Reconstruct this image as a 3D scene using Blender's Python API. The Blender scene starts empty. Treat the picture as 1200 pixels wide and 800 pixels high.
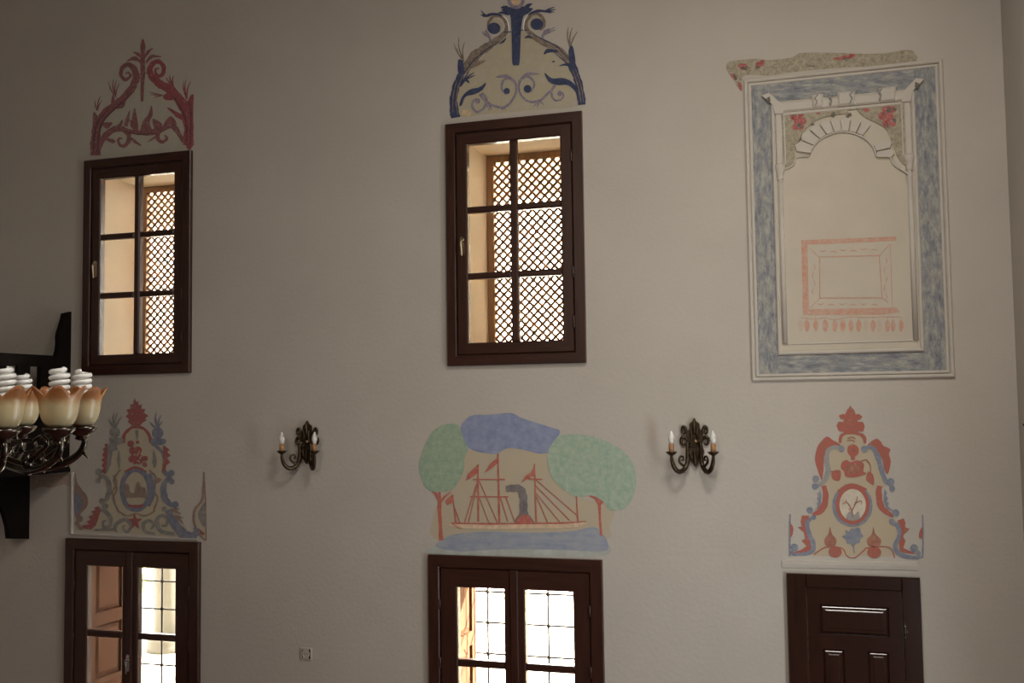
import bpy, bmesh, math, random
from mathutils import Vector, Matrix
from mathutils.geometry import tessellate_polygon
random.seed(7)
C = bpy.context.scene.collection
S = bpy.context.scene
PI = math.pi

# ------------------------------------------------------------------ camera
D, CZ, F = 6.8, 3.3, 1206.38            # distance to the painted wall, eye height, focal length in px of a 1200 px frame
yaw, pitch, roll = map(math.radians, (17.46242644, 3.50698031, -0.75911981))
fw = Vector((-math.sin(yaw)*math.cos(pitch), math.cos(yaw)*math.cos(pitch), math.sin(pitch)))
r0 = fw.cross(Vector((0, 0, 1))).normalized(); u0 = r0.cross(fw)
rt = math.cos(roll)*r0 + math.sin(roll)*u0
up = -math.sin(roll)*r0 + math.cos(roll)*u0
cam = bpy.data.cameras.new('camera'); cam.sensor_width = 36; cam.lens = 36*F/1200
cam.clip_start = 0.05; cam.clip_end = 400
co = bpy.data.objects.new('camera', cam); C.objects.link(co)
m3 = Matrix((rt, up, -fw)).transposed()
co.matrix_world = Matrix.Translation((0, -D, CZ)) @ m3.to_4x4()
S.camera = co

def uv(px, py):
    d = (px-600)/F*rt - (py-400)/F*up + fw
    return d.x/d.y, d.z/d.y
def W(px, py, y=0.0):                    # point of the plane y=const for a survey reading taken on the photograph
    a, b = uv(px, py); k = D+y
    return (a*k, CZ+b*k)

# ------------------------------------------------------------------ colour management, sky, sun, lights
vs = S.view_settings
S.display_settings.display_device = 'sRGB'
vs.view_transform = 'Standard'; vs.look = 'None'; vs.gamma = 1; vs.use_curve_mapping = False
vs.exposure = 0.0
S.cycles.use_denoising = True
S.cycles.max_bounces = 10; S.cycles.diffuse_bounces = 6; S.cycles.transparent_max_bounces = 24
S.cycles.sample_clamp_indirect = 4.0
world = bpy.data.worlds.new('sky'); S.world = world; world.use_nodes = True
bg = world.node_tree.nodes['Background']
bg.inputs[0].default_value = (1.0, .95, .89, 1); bg.inputs[1].default_value = 31.0
sun = bpy.data.lights.new('sun', 'SUN'); sun.energy = 95; sun.angle = math.radians(.8); sun.color = (1, .93, .80)
so = bpy.data.objects.new('sun', sun); C.objects.link(so)
az, el = math.radians(55), math.radians(27)
sdir = Vector((math.sin(az)*math.cos(el), math.cos(az)*math.cos(el), math.sin(el)))
so.rotation_euler = sdir.to_track_quat('Z', 'Y').to_euler()
YB = -8.4                                # wall behind the camera
XR, XL, ZC = 1.03, -8.6, 6.9             # right wall, left wall, ceiling
# lamps in invented, unseen side-wall openings, added to light the front wall: (y centre, z centre, width, height, watts, colour)
SIDEFILL = [(-2.3, 4.45, 1.0, 1.7, 23, (1, .91, .77)), (-2.3, 1.75, 1.0, 1.7, 50, (.88, .95, 1))]
# one more added in an invented opening behind the camera: (x centre, z centre, ...)
BACKFILL = [(-1.4, 5.6, 1.6, 1.7, 88, (1, .92, .80))]
def fill_lamp(loc, rot, w, h, p, c):  # area lamp added as fill inside an unseen opening
    L = bpy.data.lights.new('window_daylight', 'AREA'); L.shape = 'RECTANGLE'; L.size = w; L.size_y = h; L.energy = p; L.color = c
    o = bpy.data.objects.new('window_daylight', L); C.objects.link(o); o.location = loc; o.rotation_euler = rot
for y, z, w, h, p, c in SIDEFILL: fill_lamp((XR+.15, y, z), (PI/2, 0, PI/2), w, h, p, c)      # faces -x
TOPFILL = (-0.1, -3.6, 1.2, 1.2, 120, (1, .96, .89))                                        # lamp added in an invented ceiling opening to brighten the right end: (x, y, width, length, watts, colour)
fill_lamp((TOPFILL[0], TOPFILL[1], ZC+.12), (0, 0, 0), *TOPFILL[2:])
for x, z, w, h, p, c in BACKFILL: fill_lamp((x, YB-.15, z), (PI/2, 0, 0), w, h, p, c)         # faces +y

# ------------------------------------------------------------------ materials
def lin(c):
    return tuple((v/255/12.92 if v/255 <= .04045 else ((v/255+.055)/1.055)**2.4) for v in c)
WALL = (.54, .50, .445)
def pc(obs, wall):                       # true albedo of a paint from its look beside the plaster it is painted on
    a, b = lin(obs), lin(wall)
    q = [w*x/y for w, x, y in zip(WALL, a, b)]
    g = .3*q[0]*WALL[1]/WALL[0]+.55*q[1]+.15*q[2]*WALL[1]/WALL[2]            # the same grey seen in this plaster's tint
    return tuple(min(.9, .85*v+.15*g*w/WALL[1]) for v, w in zip(q, WALL))
MATS = {}
def nodes(name):
    m = bpy.data.materials.new(name); m.use_nodes = True
    nt = m.node_tree; b = nt.nodes['Principled BSDF']
    return m, nt, b
def ramp(nt, fac, stops):
    n = nt.nodes.new('ShaderNodeValToRGB')
    e = n.color_ramp.elements
    while len(e) < len(stops): e.new(.5)
    for q, (p, c) in zip(e, stops): q.position = p; q.color = (*c, 1)
    nt.links.new(fac, n.inputs[0]); return n
def noise(nt, scale, detail=4, rough=.55, stretch=(1, 1, 1), obj=True):
    t = nt.nodes.new('ShaderNodeTexCoord'); mp = nt.nodes.new('ShaderNodeMapping'); n = nt.nodes.new('ShaderNodeTexNoise')
    mp.inputs['Scale'].default_value = stretch
    nt.links.new(t.outputs['Object'], mp.inputs[0]); nt.links.new(mp.outputs[0], n.inputs['Vector'])
    n.inputs['Scale'].default_value = scale; n.inputs['Detail'].default_value = detail; n.inputs['Roughness'].default_value = rough
    return n
def mul(c, k): return tuple(min(1, v*k) for v in c)
def plain(name, c, rough=.6, metal=0, var=.12, scale=8, spec=.4, bump=0, bscale=60, coat=0):
    if name in MATS: return MATS[name]
    m, nt, b = nodes(name)
    n = noise(nt, scale)
    rp = ramp(nt, n.outputs['Fac'], [(.25, mul(c, 1-var)), (.75, mul(c, 1+var))])
    nt.links.new(rp.outputs[0], b.inputs['Base Color'])
    b.inputs['Roughness'].default_value = rough; b.inputs['Metallic'].default_value = metal
    b.inputs['Specular IOR Level'].default_value = spec
    b.inputs['Coat Weight'].default_value = coat; b.inputs['Coat Roughness'].default_value = .12
    if bump:
        n2 = noise(nt, bscale, 6); bp = nt.nodes.new('ShaderNodeBump'); bp.inputs['Strength'].default_value = bump; bp.inputs['Distance'].default_value = .01
        nt.links.new(n2.outputs['Fac'], bp.inputs['Height']); nt.links.new(bp.outputs[0], b.inputs['Normal'])
    MATS[name] = m; return m
def paint(name, c, c2=None, wear=.35, scale=22, edge=.18, stretch=(1, 1, 1)):
    """dry distemper paint on plaster: two tones mottled together, worn through where the noise is low"""
    if name in MATS: return MATS[name]
    m, nt, b = nodes(name)
    c2 = c2 or mul(c, 1.35)
    n = noise(nt, scale, 5, .6, stretch)
    rp = ramp(nt, n.outputs['Fac'], [(.35, c), (.65, c2)])
    nt.links.new(rp.outputs[0], b.inputs['Base Color'])
    b.inputs['Roughness'].default_value = .9; b.inputs['Specular IOR Level'].default_value = .15
    n2 = noise(nt, scale*2.3, 6, .7, stretch)
    mr = nt.nodes.new('ShaderNodeMapRange'); mr.inputs['From Min'].default_value = wear-edge; mr.inputs['From Max'].default_value = wear+edge
    nt.links.new(n2.outputs['Fac'], mr.inputs['Value'])
    mx = nt.nodes.new('ShaderNodeMix'); mx.data_type = 'RGBA'; mx.inputs[6].default_value = (*WALL, 1)
    nt.links.new(mr.outputs[0], mx.inputs[0]); nt.links.new(rp.outputs[0], mx.inputs[7])
    nt.links.new(mx.outputs[2], b.inputs['Base Color'])
    MATS[name] = m; return m
def wood(name, c, c2, rough=.35, stretch=(14, 14, 1.2), scale=3, coat=.3):
    if name in MATS: return MATS[name]
    m, nt, b = nodes(name)
    n = noise(nt, scale, 6, .6, stretch)
    rp = ramp(nt, n.outputs['Fac'], [(.3, c), (.7, c2)])
    nt.links.new(rp.outputs[0], b.inputs['Base Color'])
    b.inputs['Roughness'].default_value = rough; b.inputs['Coat Weight'].default_value = coat; b.inputs['Coat Roughness'].default_value = .12
    bp = nt.nodes.new('ShaderNodeBump'); bp.inputs['Strength'].default_value = .08; bp.inputs['Distance'].default_value = .004
    nt.links.new(n.outputs['Fac'], bp.inputs['Height']); nt.links.new(bp.outputs[0], b.inputs['Normal'])
    MATS[name] = m; return m

M_wall = plain('limewash', WALL, .92, var=.05, scale=1.6, spec=.2, bump=.25, bscale=35)
M_jamb = plain('cream plaster', (.88, .80, .67), .9, var=.03, scale=3, spec=.2)
M_ceil = plain('dark timber ceiling', (.10, .06, .035), .8, var=.2)
M_floor = plain('dark red carpet', (.16, .06, .045), .95, var=.3, scale=5)
M_plast = plain('moulded plaster', mul(WALL, 1.06), .85, var=.05, scale=6, spec=.25, bump=.2, bscale=50)
M_wood = wood('mahogany stain', (.030, .0105, .007), (.060, .021, .013))
M_woodh = wood('mahogany stain lying', (.030, .0105, .007), (.060, .021, .013), stretch=(1.2, 14, 14))
M_door = wood('dark door stain', (.022, .0085, .006), (.042, .016, .010), rough=.22, coat=1.0)
M_shut = wood('walnut shutter', (.058, .023, .011), (.090, .037, .018), rough=.8, coat=0); M_shut.node_tree.nodes['Principled BSDF'].inputs['Specular IOR Level'].default_value = .1
M_latt = wood('lattice wood', (.22, .115, .05), (.32, .17, .08), rough=.6, coat=0)
M_old = wood('blackened wood', (.0045, .003, .0026), (.009, .006, .005), rough=.7, coat=0); M_old.node_tree.nodes['Principled BSDF'].inputs['Specular IOR Level'].default_value = .12
M_iron = plain('wrought iron', (.03, .026, .024), .55, .3, spec=.3)
M_brass = plain('worn brass', (.62, .52, .36), .28, 1.0)
M_steel = plain('bright steel', (.75, .73, .70), .25, 1.0)
M_bronze = plain('antique bronze', (.085, .060, .038), .38, .85, var=.5, scale=40)
M_gilt = plain('rubbed gilt', (.35, .24, .15), .35, .9, var=.2, scale=40)
M_silver = plain('dark silver', (.13, .115, .10), .22, 1.0, var=.45, scale=30)
M_sleeve = plain('card candle sleeve', (.42, .22, .10), .7)
M_bulb = plain('frosted candle bulb', (.78, .78, .74), .15, spec=.6, var=.02)
M_cfl = plain('white fluorescent tube', (.82, .82, .80), .12, spec=.6, var=.02)
M_plastic = plain('ivory plastic', (.56, .50, .44), .4, var=.03)
M_dark = plain('socket hole', (.02, .02, .02), .6)
M_pave = plain('pale paving', (.78, .74, .66), .9, var=.06, scale=2)
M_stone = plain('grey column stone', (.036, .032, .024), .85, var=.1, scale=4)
M_leaf = plain('sunlit leaf', (.30, .36, .10), .7, var=.3, scale=9)
def glass_mat():
    m, nt, b = nodes('window glass'); nt.nodes.remove(b)
    out = nt.nodes['Material Output']; t = nt.nodes.new('ShaderNodeBsdfTransparent'); g = nt.nodes.new('ShaderNodeBsdfGlossy')
    g.inputs['Roughness'].default_value = .02; t.inputs[0].default_value = (.95, .96, .94, 1)
    fr = nt.nodes.new('ShaderNodeFresnel'); fr.inputs[0].default_value = 1.45; mx = nt.nodes.new('ShaderNodeMixShader')
    nt.links.new(fr.outputs[0], mx.inputs[0]); nt.links.new(t.outputs[0], mx.inputs[1]); nt.links.new(g.outputs[0], mx.inputs[2])
    nt.links.new(mx.outputs[0], out.inputs[0]); return m
M_glass = glass_mat()
def shade_mat():
    m, nt, b = nodes('amber rimmed shade glass')
    t = nt.nodes.new('ShaderNodeTexCoord'); sp = nt.nodes.new('ShaderNodeSeparateXYZ'); nt.links.new(t.outputs['Object'], sp.inputs[0])
    n = noise(nt, 30, 3); ad = nt.nodes.new('ShaderNodeMath'); ad.operation = 'MULTIPLY_ADD'; ad.inputs[1].default_value = .03
    nt.links.new(n.outputs['Fac'], ad.inputs[0]); nt.links.new(sp.outputs['Z'], ad.inputs[2])
    rp = ramp(nt, ad.outputs[0], [(.02, (.47, .40, .25)), (.085, (.52, .43, .26)), (.118, (.36, .17, .065)), (.16, (.25, .09, .032))])
    nt.links.new(rp.outputs[0], b.inputs['Base Color']); b.inputs['Roughness'].default_value = .3
    b.inputs['Subsurface Weight'].default_value = .25; b.inputs['Subsurface Radius'].default_value = (.02, .012, .006); b.inputs['Subsurface Scale'].default_value = 1
    return m
M_shade = shade_mat()

# ------------------------------------------------------------------ mesh helpers
class MB:
    def __init__(s): s.v = []; s.f = []
    def add(s, vs_, fs):
        k = len(s.v); s.v += [tuple(p) for p in vs_]; s.f += [tuple(i+k for i in q) for q in fs]; return s
    def box(s, x0, x1, y0, y1, z0, z1):
        return s.add([(x0, y0, z0), (x1, y0, z0), (x1, y1, z0), (x0, y1, z0), (x0, y0, z1), (x1, y0, z1), (x1, y1, z1), (x0, y1, z1)],
                     [(3, 2, 1, 0), (4, 5, 6, 7), (0, 1, 5, 4), (1, 2, 6, 5), (2, 3, 7, 6), (3, 0, 4, 7)])
    def bevbox(s, x0, x1, y0, y1, z0, z1, b):       # front (y0) arrises chamfered
        vs_ = []
        for (d, y) in ((0, y1), (0, y0+b), (b, y0)):
            vs_ += [(x0+d, y, z0+d), (x1-d, y, z0+d), (x1-d, y, z1-d), (x0+d, y, z1-d)]
        fs = [(3, 2, 1, 0)[::-1], (8, 9, 10, 11)]
        for r in (0, 4):
            for i in range(4): fs.append((r+i, r+(i+1) % 4, r+4+(i+1) % 4, r+4+i))
        return s.add(vs_, fs)
    def frame(s, X0, X1, Z0, Z1, w, y0, y1, b=.006):   # rectangular frame, w = (left, right, bottom, top) widths
        l, r, bo, t = w
        rings = []
        for (o, i, y) in (((0, 0), None, y1), ((0, 0), None, y0+b), ((b, 0), None, y0)):
            d = o[0]; rings.append([(X0+d, y, Z0+d), (X1-d, y, Z0+d), (X1-d, y, Z1-d), (X0+d, y, Z1-d)])
        for (d, y) in ((-b, y0), (0, y0+b), (0, y1)):
            rings.append([(X0+l+d, y, Z0+bo+d), (X1-r-d, y, Z0+bo+d), (X1-r-d, y, Z1-t-d), (X0+l+d, y, Z1-t-d)])
        vs_ = [p for q in rings for p in q]; fs = []
        n = len(rings)
        for k in range(n):
            for i in range(4):
                fs.append((k*4+i, k*4+(i+1) % 4, ((k+1) % n)*4+(i+1) % 4, ((k+1) % n)*4+i))
        return s.add(vs_, fs)
    @staticmethod
    def boards(name, X0, X1, Z0, Z1, w, y0, y1, b, t):      # four mitred boards of a frame, each with its own grain
        l, r, bo, tp = w
        o = [(X0, Z0), (X1, Z0), (X1, Z1), (X0, Z1)]; i = [(X0+l, Z0+bo), (X1-r, Z0+bo), (X1-r, Z1-tp), (X0+l, Z1-tp)]
        sg = [(1, 1), (-1, 1), (-1, -1), (1, -1)]
        for k in range(4):
            j = (k+1) % 4; R = []
            for q in (k, j):
                R.append([(o[q][0], y1, o[q][1]), (o[q][0], y0+b, o[q][1]), (o[q][0]+sg[q][0]*b, y0, o[q][1]+sg[q][1]*b),
                          (i[q][0]-sg[q][0]*b, y0, i[q][1]-sg[q][1]*b), (i[q][0], y0+b, i[q][1]), (i[q][0], y1, i[q][1])])
            MB().add(R[0]+R[1], [(c, (c+1) % 6, 6+(c+1) % 6, 6+c) for c in range(6)]+[tuple(range(6)), tuple(range(6, 12))]).build(name, M_woodh if k in (0, 2) else M_wood, t)
    def tube(s, pts, rad, n=8, cap=True):
        pts = [Vector(p) for p in pts]
        rad = rad if isinstance(rad, (list, tuple)) else [rad]*len(pts)
        if len(rad) != len(pts):
            rad = [rad[0]+(rad[-1]-rad[0])*i/(len(pts)-1) if len(rad) == 2 else interp(rad, i/(len(pts)-1)) for i in range(len(pts))]
        vs_ = []; a = None
        for i, p in enumerate(pts):
            t = (pts[min(i+1, len(pts)-1)]-pts[max(i-1, 0)]).normalized()
            if a is None:
                a = t.orthogonal().normalized()
            a = (a-t*a.dot(t)); a = a.normalized() if a.length > 1e-6 else t.orthogonal().normalized()
            b = t.cross(a)
            for k in range(n):
                q = 2*PI*k/n; vs_.append(p+rad[i]*(math.cos(q)*a+math.sin(q)*b))
        fs = [(i*n+k, i*n+(k+1) % n, (i+1)*n+(k+1) % n, (i+1)*n+k) for i in range(len(pts)-1) for k in range(n)]
        if cap: fs += [tuple(range(n))[::-1], tuple((len(pts)-1)*n+k for k in range(n))]
        return s.add(vs_, fs)
    def lathe(s, prof, n=20, c=(0, 0, 0), sy=1.0, half=False):
        vs_ = []
        for (r, z) in prof:
            for k in range(n):
                q = 2*PI*k/n; vs_.append((c[0]+r*math.cos(q), c[1]+sy*r*math.sin(q), c[2]+z))
        fs = [(i*n+k, i*n+(k+1) % n, (i+1)*n+(k+1) % n, (i+1)*n+k) for i in range(len(prof)-1) for k in range(n)]
        fs += [tuple(range(n))[::-1], tuple((len(prof)-1)*n+k for k in range(n))]
        return s.add(vs_, fs)
    def prism(s, poly, y0, y1, bev=0):              # poly in (x,z); extruded y0 (front) .. y1
        n = len(poly); A = [Vector((p[0], p[1], 0)) for p in poly]
        area = sum(A[i].x*A[(i+1) % n].y-A[(i+1) % n].x*A[i].y for i in range(n))
        if area < 0: poly = poly[::-1]; A = A[::-1]
        tr = tessellate_polygon([A])
        k = len(s.v)
        s.v += [(p[0], y0, p[1]) for p in poly]+[(p[0], y1, p[1]) for p in poly]
        for t in tr:
            s.f.append(tuple(k+i for i in t)); s.f.append(tuple(k+n+i for i in t[::-1]))
        for i in range(n):
            j = (i+1) % n; s.f.append((k+i, k+n+i, k+n+j, k+j))
        return s
    def build(s, name, mat, parent=None, smooth=False, origin=None, fix=True):
        me = bpy.data.meshes.new(name); o = bpy.data.objects.new(name, me); C.objects.link(o)
        off = Vector(origin) if origin else Vector((0, 0, 0))
        me.from_pydata([tuple(Vector(p)-off) for p in s.v], [], s.f)
        if fix:
            bm = bmesh.new(); bm.from_mesh(me); bmesh.ops.recalc_face_normals(bm, faces=bm.faces); bm.to_mesh(me); bm.free()
        me.materials.append(mat)
        if smooth:
            for p in me.polygons: p.use_smooth = True
        o.location = off
        if parent:
            o.parent = parent; o.location = off - root_offset(parent)
        me.update(); return o
def root_offset(p):
    v = Vector((0, 0, 0))
    while p: v += p.location; p = p.parent
    return v
def interp(a, t):
    k = t*(len(a)-1); i = min(int(k), len(a)-2); return a[i]+(a[i+1]-a[i])*(k-i)
def spline(pts, n=8, closed=False):
    P = [Vector(p) for p in pts]; out = []
    N = len(P)
    rng = range(N if closed else N-1)
    for i in rng:
        if closed: a, b, c, d = P[i-1], P[i], P[(i+1) % N], P[(i+2) % N]
        else: a, b, c, d = P[max(i-1, 0)], P[i], P[i+1], P[min(i+2, N-1)]
        for k in range(n):
            t = k/n
            out.append(.5*((2*b)+(c-a)*t+(2*a-5*b+4*c-d)*t*t+(3*b-a-3*c+d)*t**3))
    if not closed: out.append(P[-1])
    return out
def empty(name, loc, label=None, cat=None, group=None, kind=None):
    o = bpy.data.objects.new(name, None); C.objects.link(o); o.location = loc; o.empty_display_size = .1
    tag(o, label, cat, group, kind); return o
def tag(o, label=None, cat=None, group=None, kind=None):
    for k, v in (('label', label), ('category', cat), ('group', group), ('kind', kind)):
        if v: o[k] = v
    return o
def children(o): return list(o.children)
def copy_tree(o, parent=None):
    c = o.copy(); C.objects.link(c)
    if parent: c.parent = parent
    for ch in children(o): copy_tree(ch, c)
    return c

# ------------------------------------------------------------------ room shell
class Rect:
    def __init__(s, x0, x1, z0, z1): s.x0, s.x1, s.z0, s.z1 = x0, x1, z0, z1
UL = Rect(-5.7208, -4.7206, 3.577, 5.3028)
UC = Rect(-2.6098, -1.6096, 3.577, 5.3028)
LL = Rect(-5.8528, -4.6274, .42, CZ-.14798*D)
LC = Rect(-2.7703, -1.5246, .42, CZ-.15292*D)
DR = Rect(-.3414, .4454, 0.02, CZ-.15888*D)
def wall_with_holes(name, x0, x1, z0, z1, y_in, y_out, holes, mat):
    xs = sorted({x0, x1, *[h[0] for h in holes], *[h[1] for h in holes]}); zs = sorted({z0, z1, *[h[2] for h in holes], *[h[3] for h in holes]})
    def solid(i, j):
        if not (0 <= i < len(xs)-1 and 0 <= j < len(zs)-1): return None
        cx, cz = (xs[i]+xs[i+1])/2, (zs[j]+zs[j+1])/2
        return not any(h[0] < cx < h[1] and h[2] < cz < h[3] for h in holes)
    b = MB()
    for i in range(len(xs)-1):
        for j in range(len(zs)-1):
            if not solid(i, j): continue
            X0, X1, Z0, Z1 = xs[i], xs[i+1], zs[j], zs[j+1]
            b.add([(X0, y_in, Z0), (X1, y_in, Z0), (X1, y_in, Z1), (X0, y_in, Z1)], [(0, 1, 2, 3)])
            b.add([(X0, y_out, Z0), (X1, y_out, Z0), (X1, y_out, Z1), (X0, y_out, Z1)], [(3, 2, 1, 0)])
            for (di, dj, e) in ((-1, 0, ((X0, Z0), (X0, Z1))), (1, 0, ((X1, Z0), (X1, Z1))), (0, -1, ((X0, Z0), (X1, Z0))), (0, 1, ((X0, Z1), (X1, Z1)))):
                if solid(i+di, j+dj) is not True:
                    (a, c), (d, f) = e
                    b.add([(a, y_in, c), (d, y_in, f), (d, y_out, f), (a, y_out, c)], [(0, 1, 2, 3)])
    me = b.build(name, mat)
    bm = bmesh.new(); bm.from_mesh(me.data); bmesh.ops.remove_doubles(bm, verts=bm.verts, dist=1e-5); bmesh.ops.recalc_face_normals(bm, faces=bm.faces); bm.to_mesh(me.data); bm.free()
    tag(me, kind='structure'); return me
WT = .62                                  # depth of the reveals
IN = .11                                  # the masonry opening is this much smaller than the wooden casing
holes = [(r.x0+IN, r.x1-IN, r.z0+IN, r.z1-IN) for r in (UL, UC, LL, LC)]
wall = wall_with_holes('wall_front', XL, XR, 0, ZC, 0, WT, holes, M_wall)
wall.data.materials.append(M_jamb)
for p in wall.data.polygons:              # reveals are cream plaster, the room side limewash
    if abs(p.normal.y) < .5 and 0 < p.center.y < WT and abs(p.center.x-XL) > .1 and abs(p.center.x-XR) > .1 and .1 < p.center.z < ZC-.1: p.material_index = 1
wall_with_holes('wall_back', XL, XR, 0, ZC, YB, YB-.4, [(x-w/2, x+w/2, z-h/2, z+h/2) for x, z, w, h, p, c in BACKFILL], M_ceil)
wr = wall_with_holes('wall_right', YB-.4, WT, 0, ZC, 0, .4, [(y-w/2, y+w/2, z-h/2, z+h/2) for y, z, w, h, p, c in SIDEFILL], M_wall)
wr.data.transform(Matrix(((0, 1, 0, XR), (1, 0, 0, 0), (0, 0, 1, 0), (0, 0, 0, 1)))); wr.data.flip_normals()
tag(MB().box(XL-.4, XL, YB-.4, WT, 0, ZC).build('wall_left', M_wall), kind='structure')
tag(MB().box(XL-.4, XR+.4, YB-.4, WT, -.2, 0).build('floor', M_floor), kind='structure')
q = TOPFILL
cl = wall_with_holes('ceiling', XL-.4, XR+.4, YB-.4, WT, 0, .2, [(q[0]-q[2]/2, q[0]+q[2]/2, q[1]-q[3]/2, q[1]+q[3]/2)], M_ceil)
cl.data.transform(Matrix(((1, 0, 0, 0), (0, 0, 1, 0), (0, 1, 0, ZC), (0, 0, 0, 1)))); cl.data.flip_normals()
tag(MB().box(q[0]-q[2]/2, q[0]+q[2]/2, q[1]-q[3]/2, q[1]+q[3]/2, ZC+.16, ZC+.19).build('window_8', M_jamb), kind='structure')  # sheet added above the ceiling lamp to keep the sky out

for y, z, w, h, p, c in SIDEFILL:          # opaque sheets added behind the side lamps to keep the sky out
    tag(MB().box(XR+.36, XR+.39, y-w/2, y+w/2, z-h/2, z+h/2).build('window_%d' % (5 if z > 3 else 6), M_jamb), kind='structure')
for x, z, w, h, p, c in BACKFILL: tag(MB().box(x-w/2, x+w/2, YB-.39, YB-.36, z-h/2, z+h/2).build('window_7', M_jamb), kind='structure')  # same kind of added sheet behind the back lamp

# ------------------------------------------------------------------ outside: courtyard and portico
GZ = .45
tag(MB().box(-60, 30, WT, 60, GZ-.3, GZ).build('ground', M_pave), kind='structure')
tag(MB().box(XL-6, XR+4, WT, 4.2, 5.62, 5.82).build('roof', M_jamb), kind='structure')
tag(MB().box(-2.1, .9, 3.55, 4.1, GZ, 5.62).build('wall_portico', M_jamb), kind='structure')  # unseen wall added to keep the sun off the left lower window
tag(MB().box(-4.32, -4.1, WT, 4.15, GZ, 3.2).build('wall_buttress', M_stone), kind='structure')  # unseen wall added to cut the sky's light on the left lower shutter
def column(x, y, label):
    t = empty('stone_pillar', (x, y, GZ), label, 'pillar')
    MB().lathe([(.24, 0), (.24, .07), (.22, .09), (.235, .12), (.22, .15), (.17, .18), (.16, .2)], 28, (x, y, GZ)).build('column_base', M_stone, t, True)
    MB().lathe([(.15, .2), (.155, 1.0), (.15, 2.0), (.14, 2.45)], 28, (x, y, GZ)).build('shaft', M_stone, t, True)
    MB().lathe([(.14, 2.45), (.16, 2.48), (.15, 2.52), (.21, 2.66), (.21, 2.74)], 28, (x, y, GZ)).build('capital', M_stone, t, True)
cx = uv(196, 700)[0]*(D+3.8)
column(cx, 3.8, 'round grey stone pillar in the courtyard behind the casement nearest the pulpit')
def shrub(px, py, y, label):
    x = uv(px, py)[0]*(D+y)
    t = empty('shrub', (x, y, GZ), label, 'shrub')
    b = MB()
    for k in range(420):
        a = random.uniform(0, 2*PI); h = random.uniform(.05, .95); rr = .75*math.sin(PI*min(1, h*.75+.2))*math.sqrt(random.random())
        p = Vector((x+rr*math.cos(a), y+rr*math.sin(a), GZ+h)); q = Vector((random.gauss(0, 1), random.gauss(0, 1), random.gauss(0, 1))).normalized()
        s_ = q.orthogonal().normalized(); l = random.uniform(.07, .13)
        b.add([p, p+q*l*.5+s_*l*.28, p+q*l, p+q*l*.5-s_*l*.28], [(0, 1, 2, 3)])
    b.build('foliage', M_leaf, t, fix=False)['kind'] = 'stuff'
    MB().tube([(x, y, GZ), (x+.02, y, GZ+.5)], [.04, .025], 8).build('stem', M_latt, t)
shrub(172, 715, 6.3, 'pale sunlit green shrub in the courtyard beside the grey pillar')

# ------------------------------------------------------------------ windows
def pane(t, x0, x1, z0, z1, y): MB().box(x0-.008, x1+.008, y-.002, y+.002, z0-.008, z1+.008).build('pane', M_glass, t)
def handle(t, x, z, y, mat):
    h = MB()
    h.prism([(x+.016*math.cos(a)*(1), z-.0+(.05 if math.sin(a) > 0 else -.05)+.016*math.sin(a)) for a in [2*PI*k/16 for k in range(16)]], y-.005, y+.002)
    o = h.build('handle', mat, t)
    l = MB(); l.tube([(x, y, z+.02), (x, y-.03, z+.02)], .008, 8)
    l.tube(spline([(x+.028, y-.036, z+.04), (x+.005, y-.038, z+.024), (x+.008, y-.036, z-.02), (x+.010, y-.034, z-.075)], 5), [.006, .008, .007, .005], 8)
    l.build('lever', mat, o, True)
def hinge(t, x, z, y): MB().lathe([(.004, -.04), (.008, -.034), (.008, .034), (.004, .04)], 8, (x, y, z)).build('hinge', M_wood, t, True)
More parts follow.
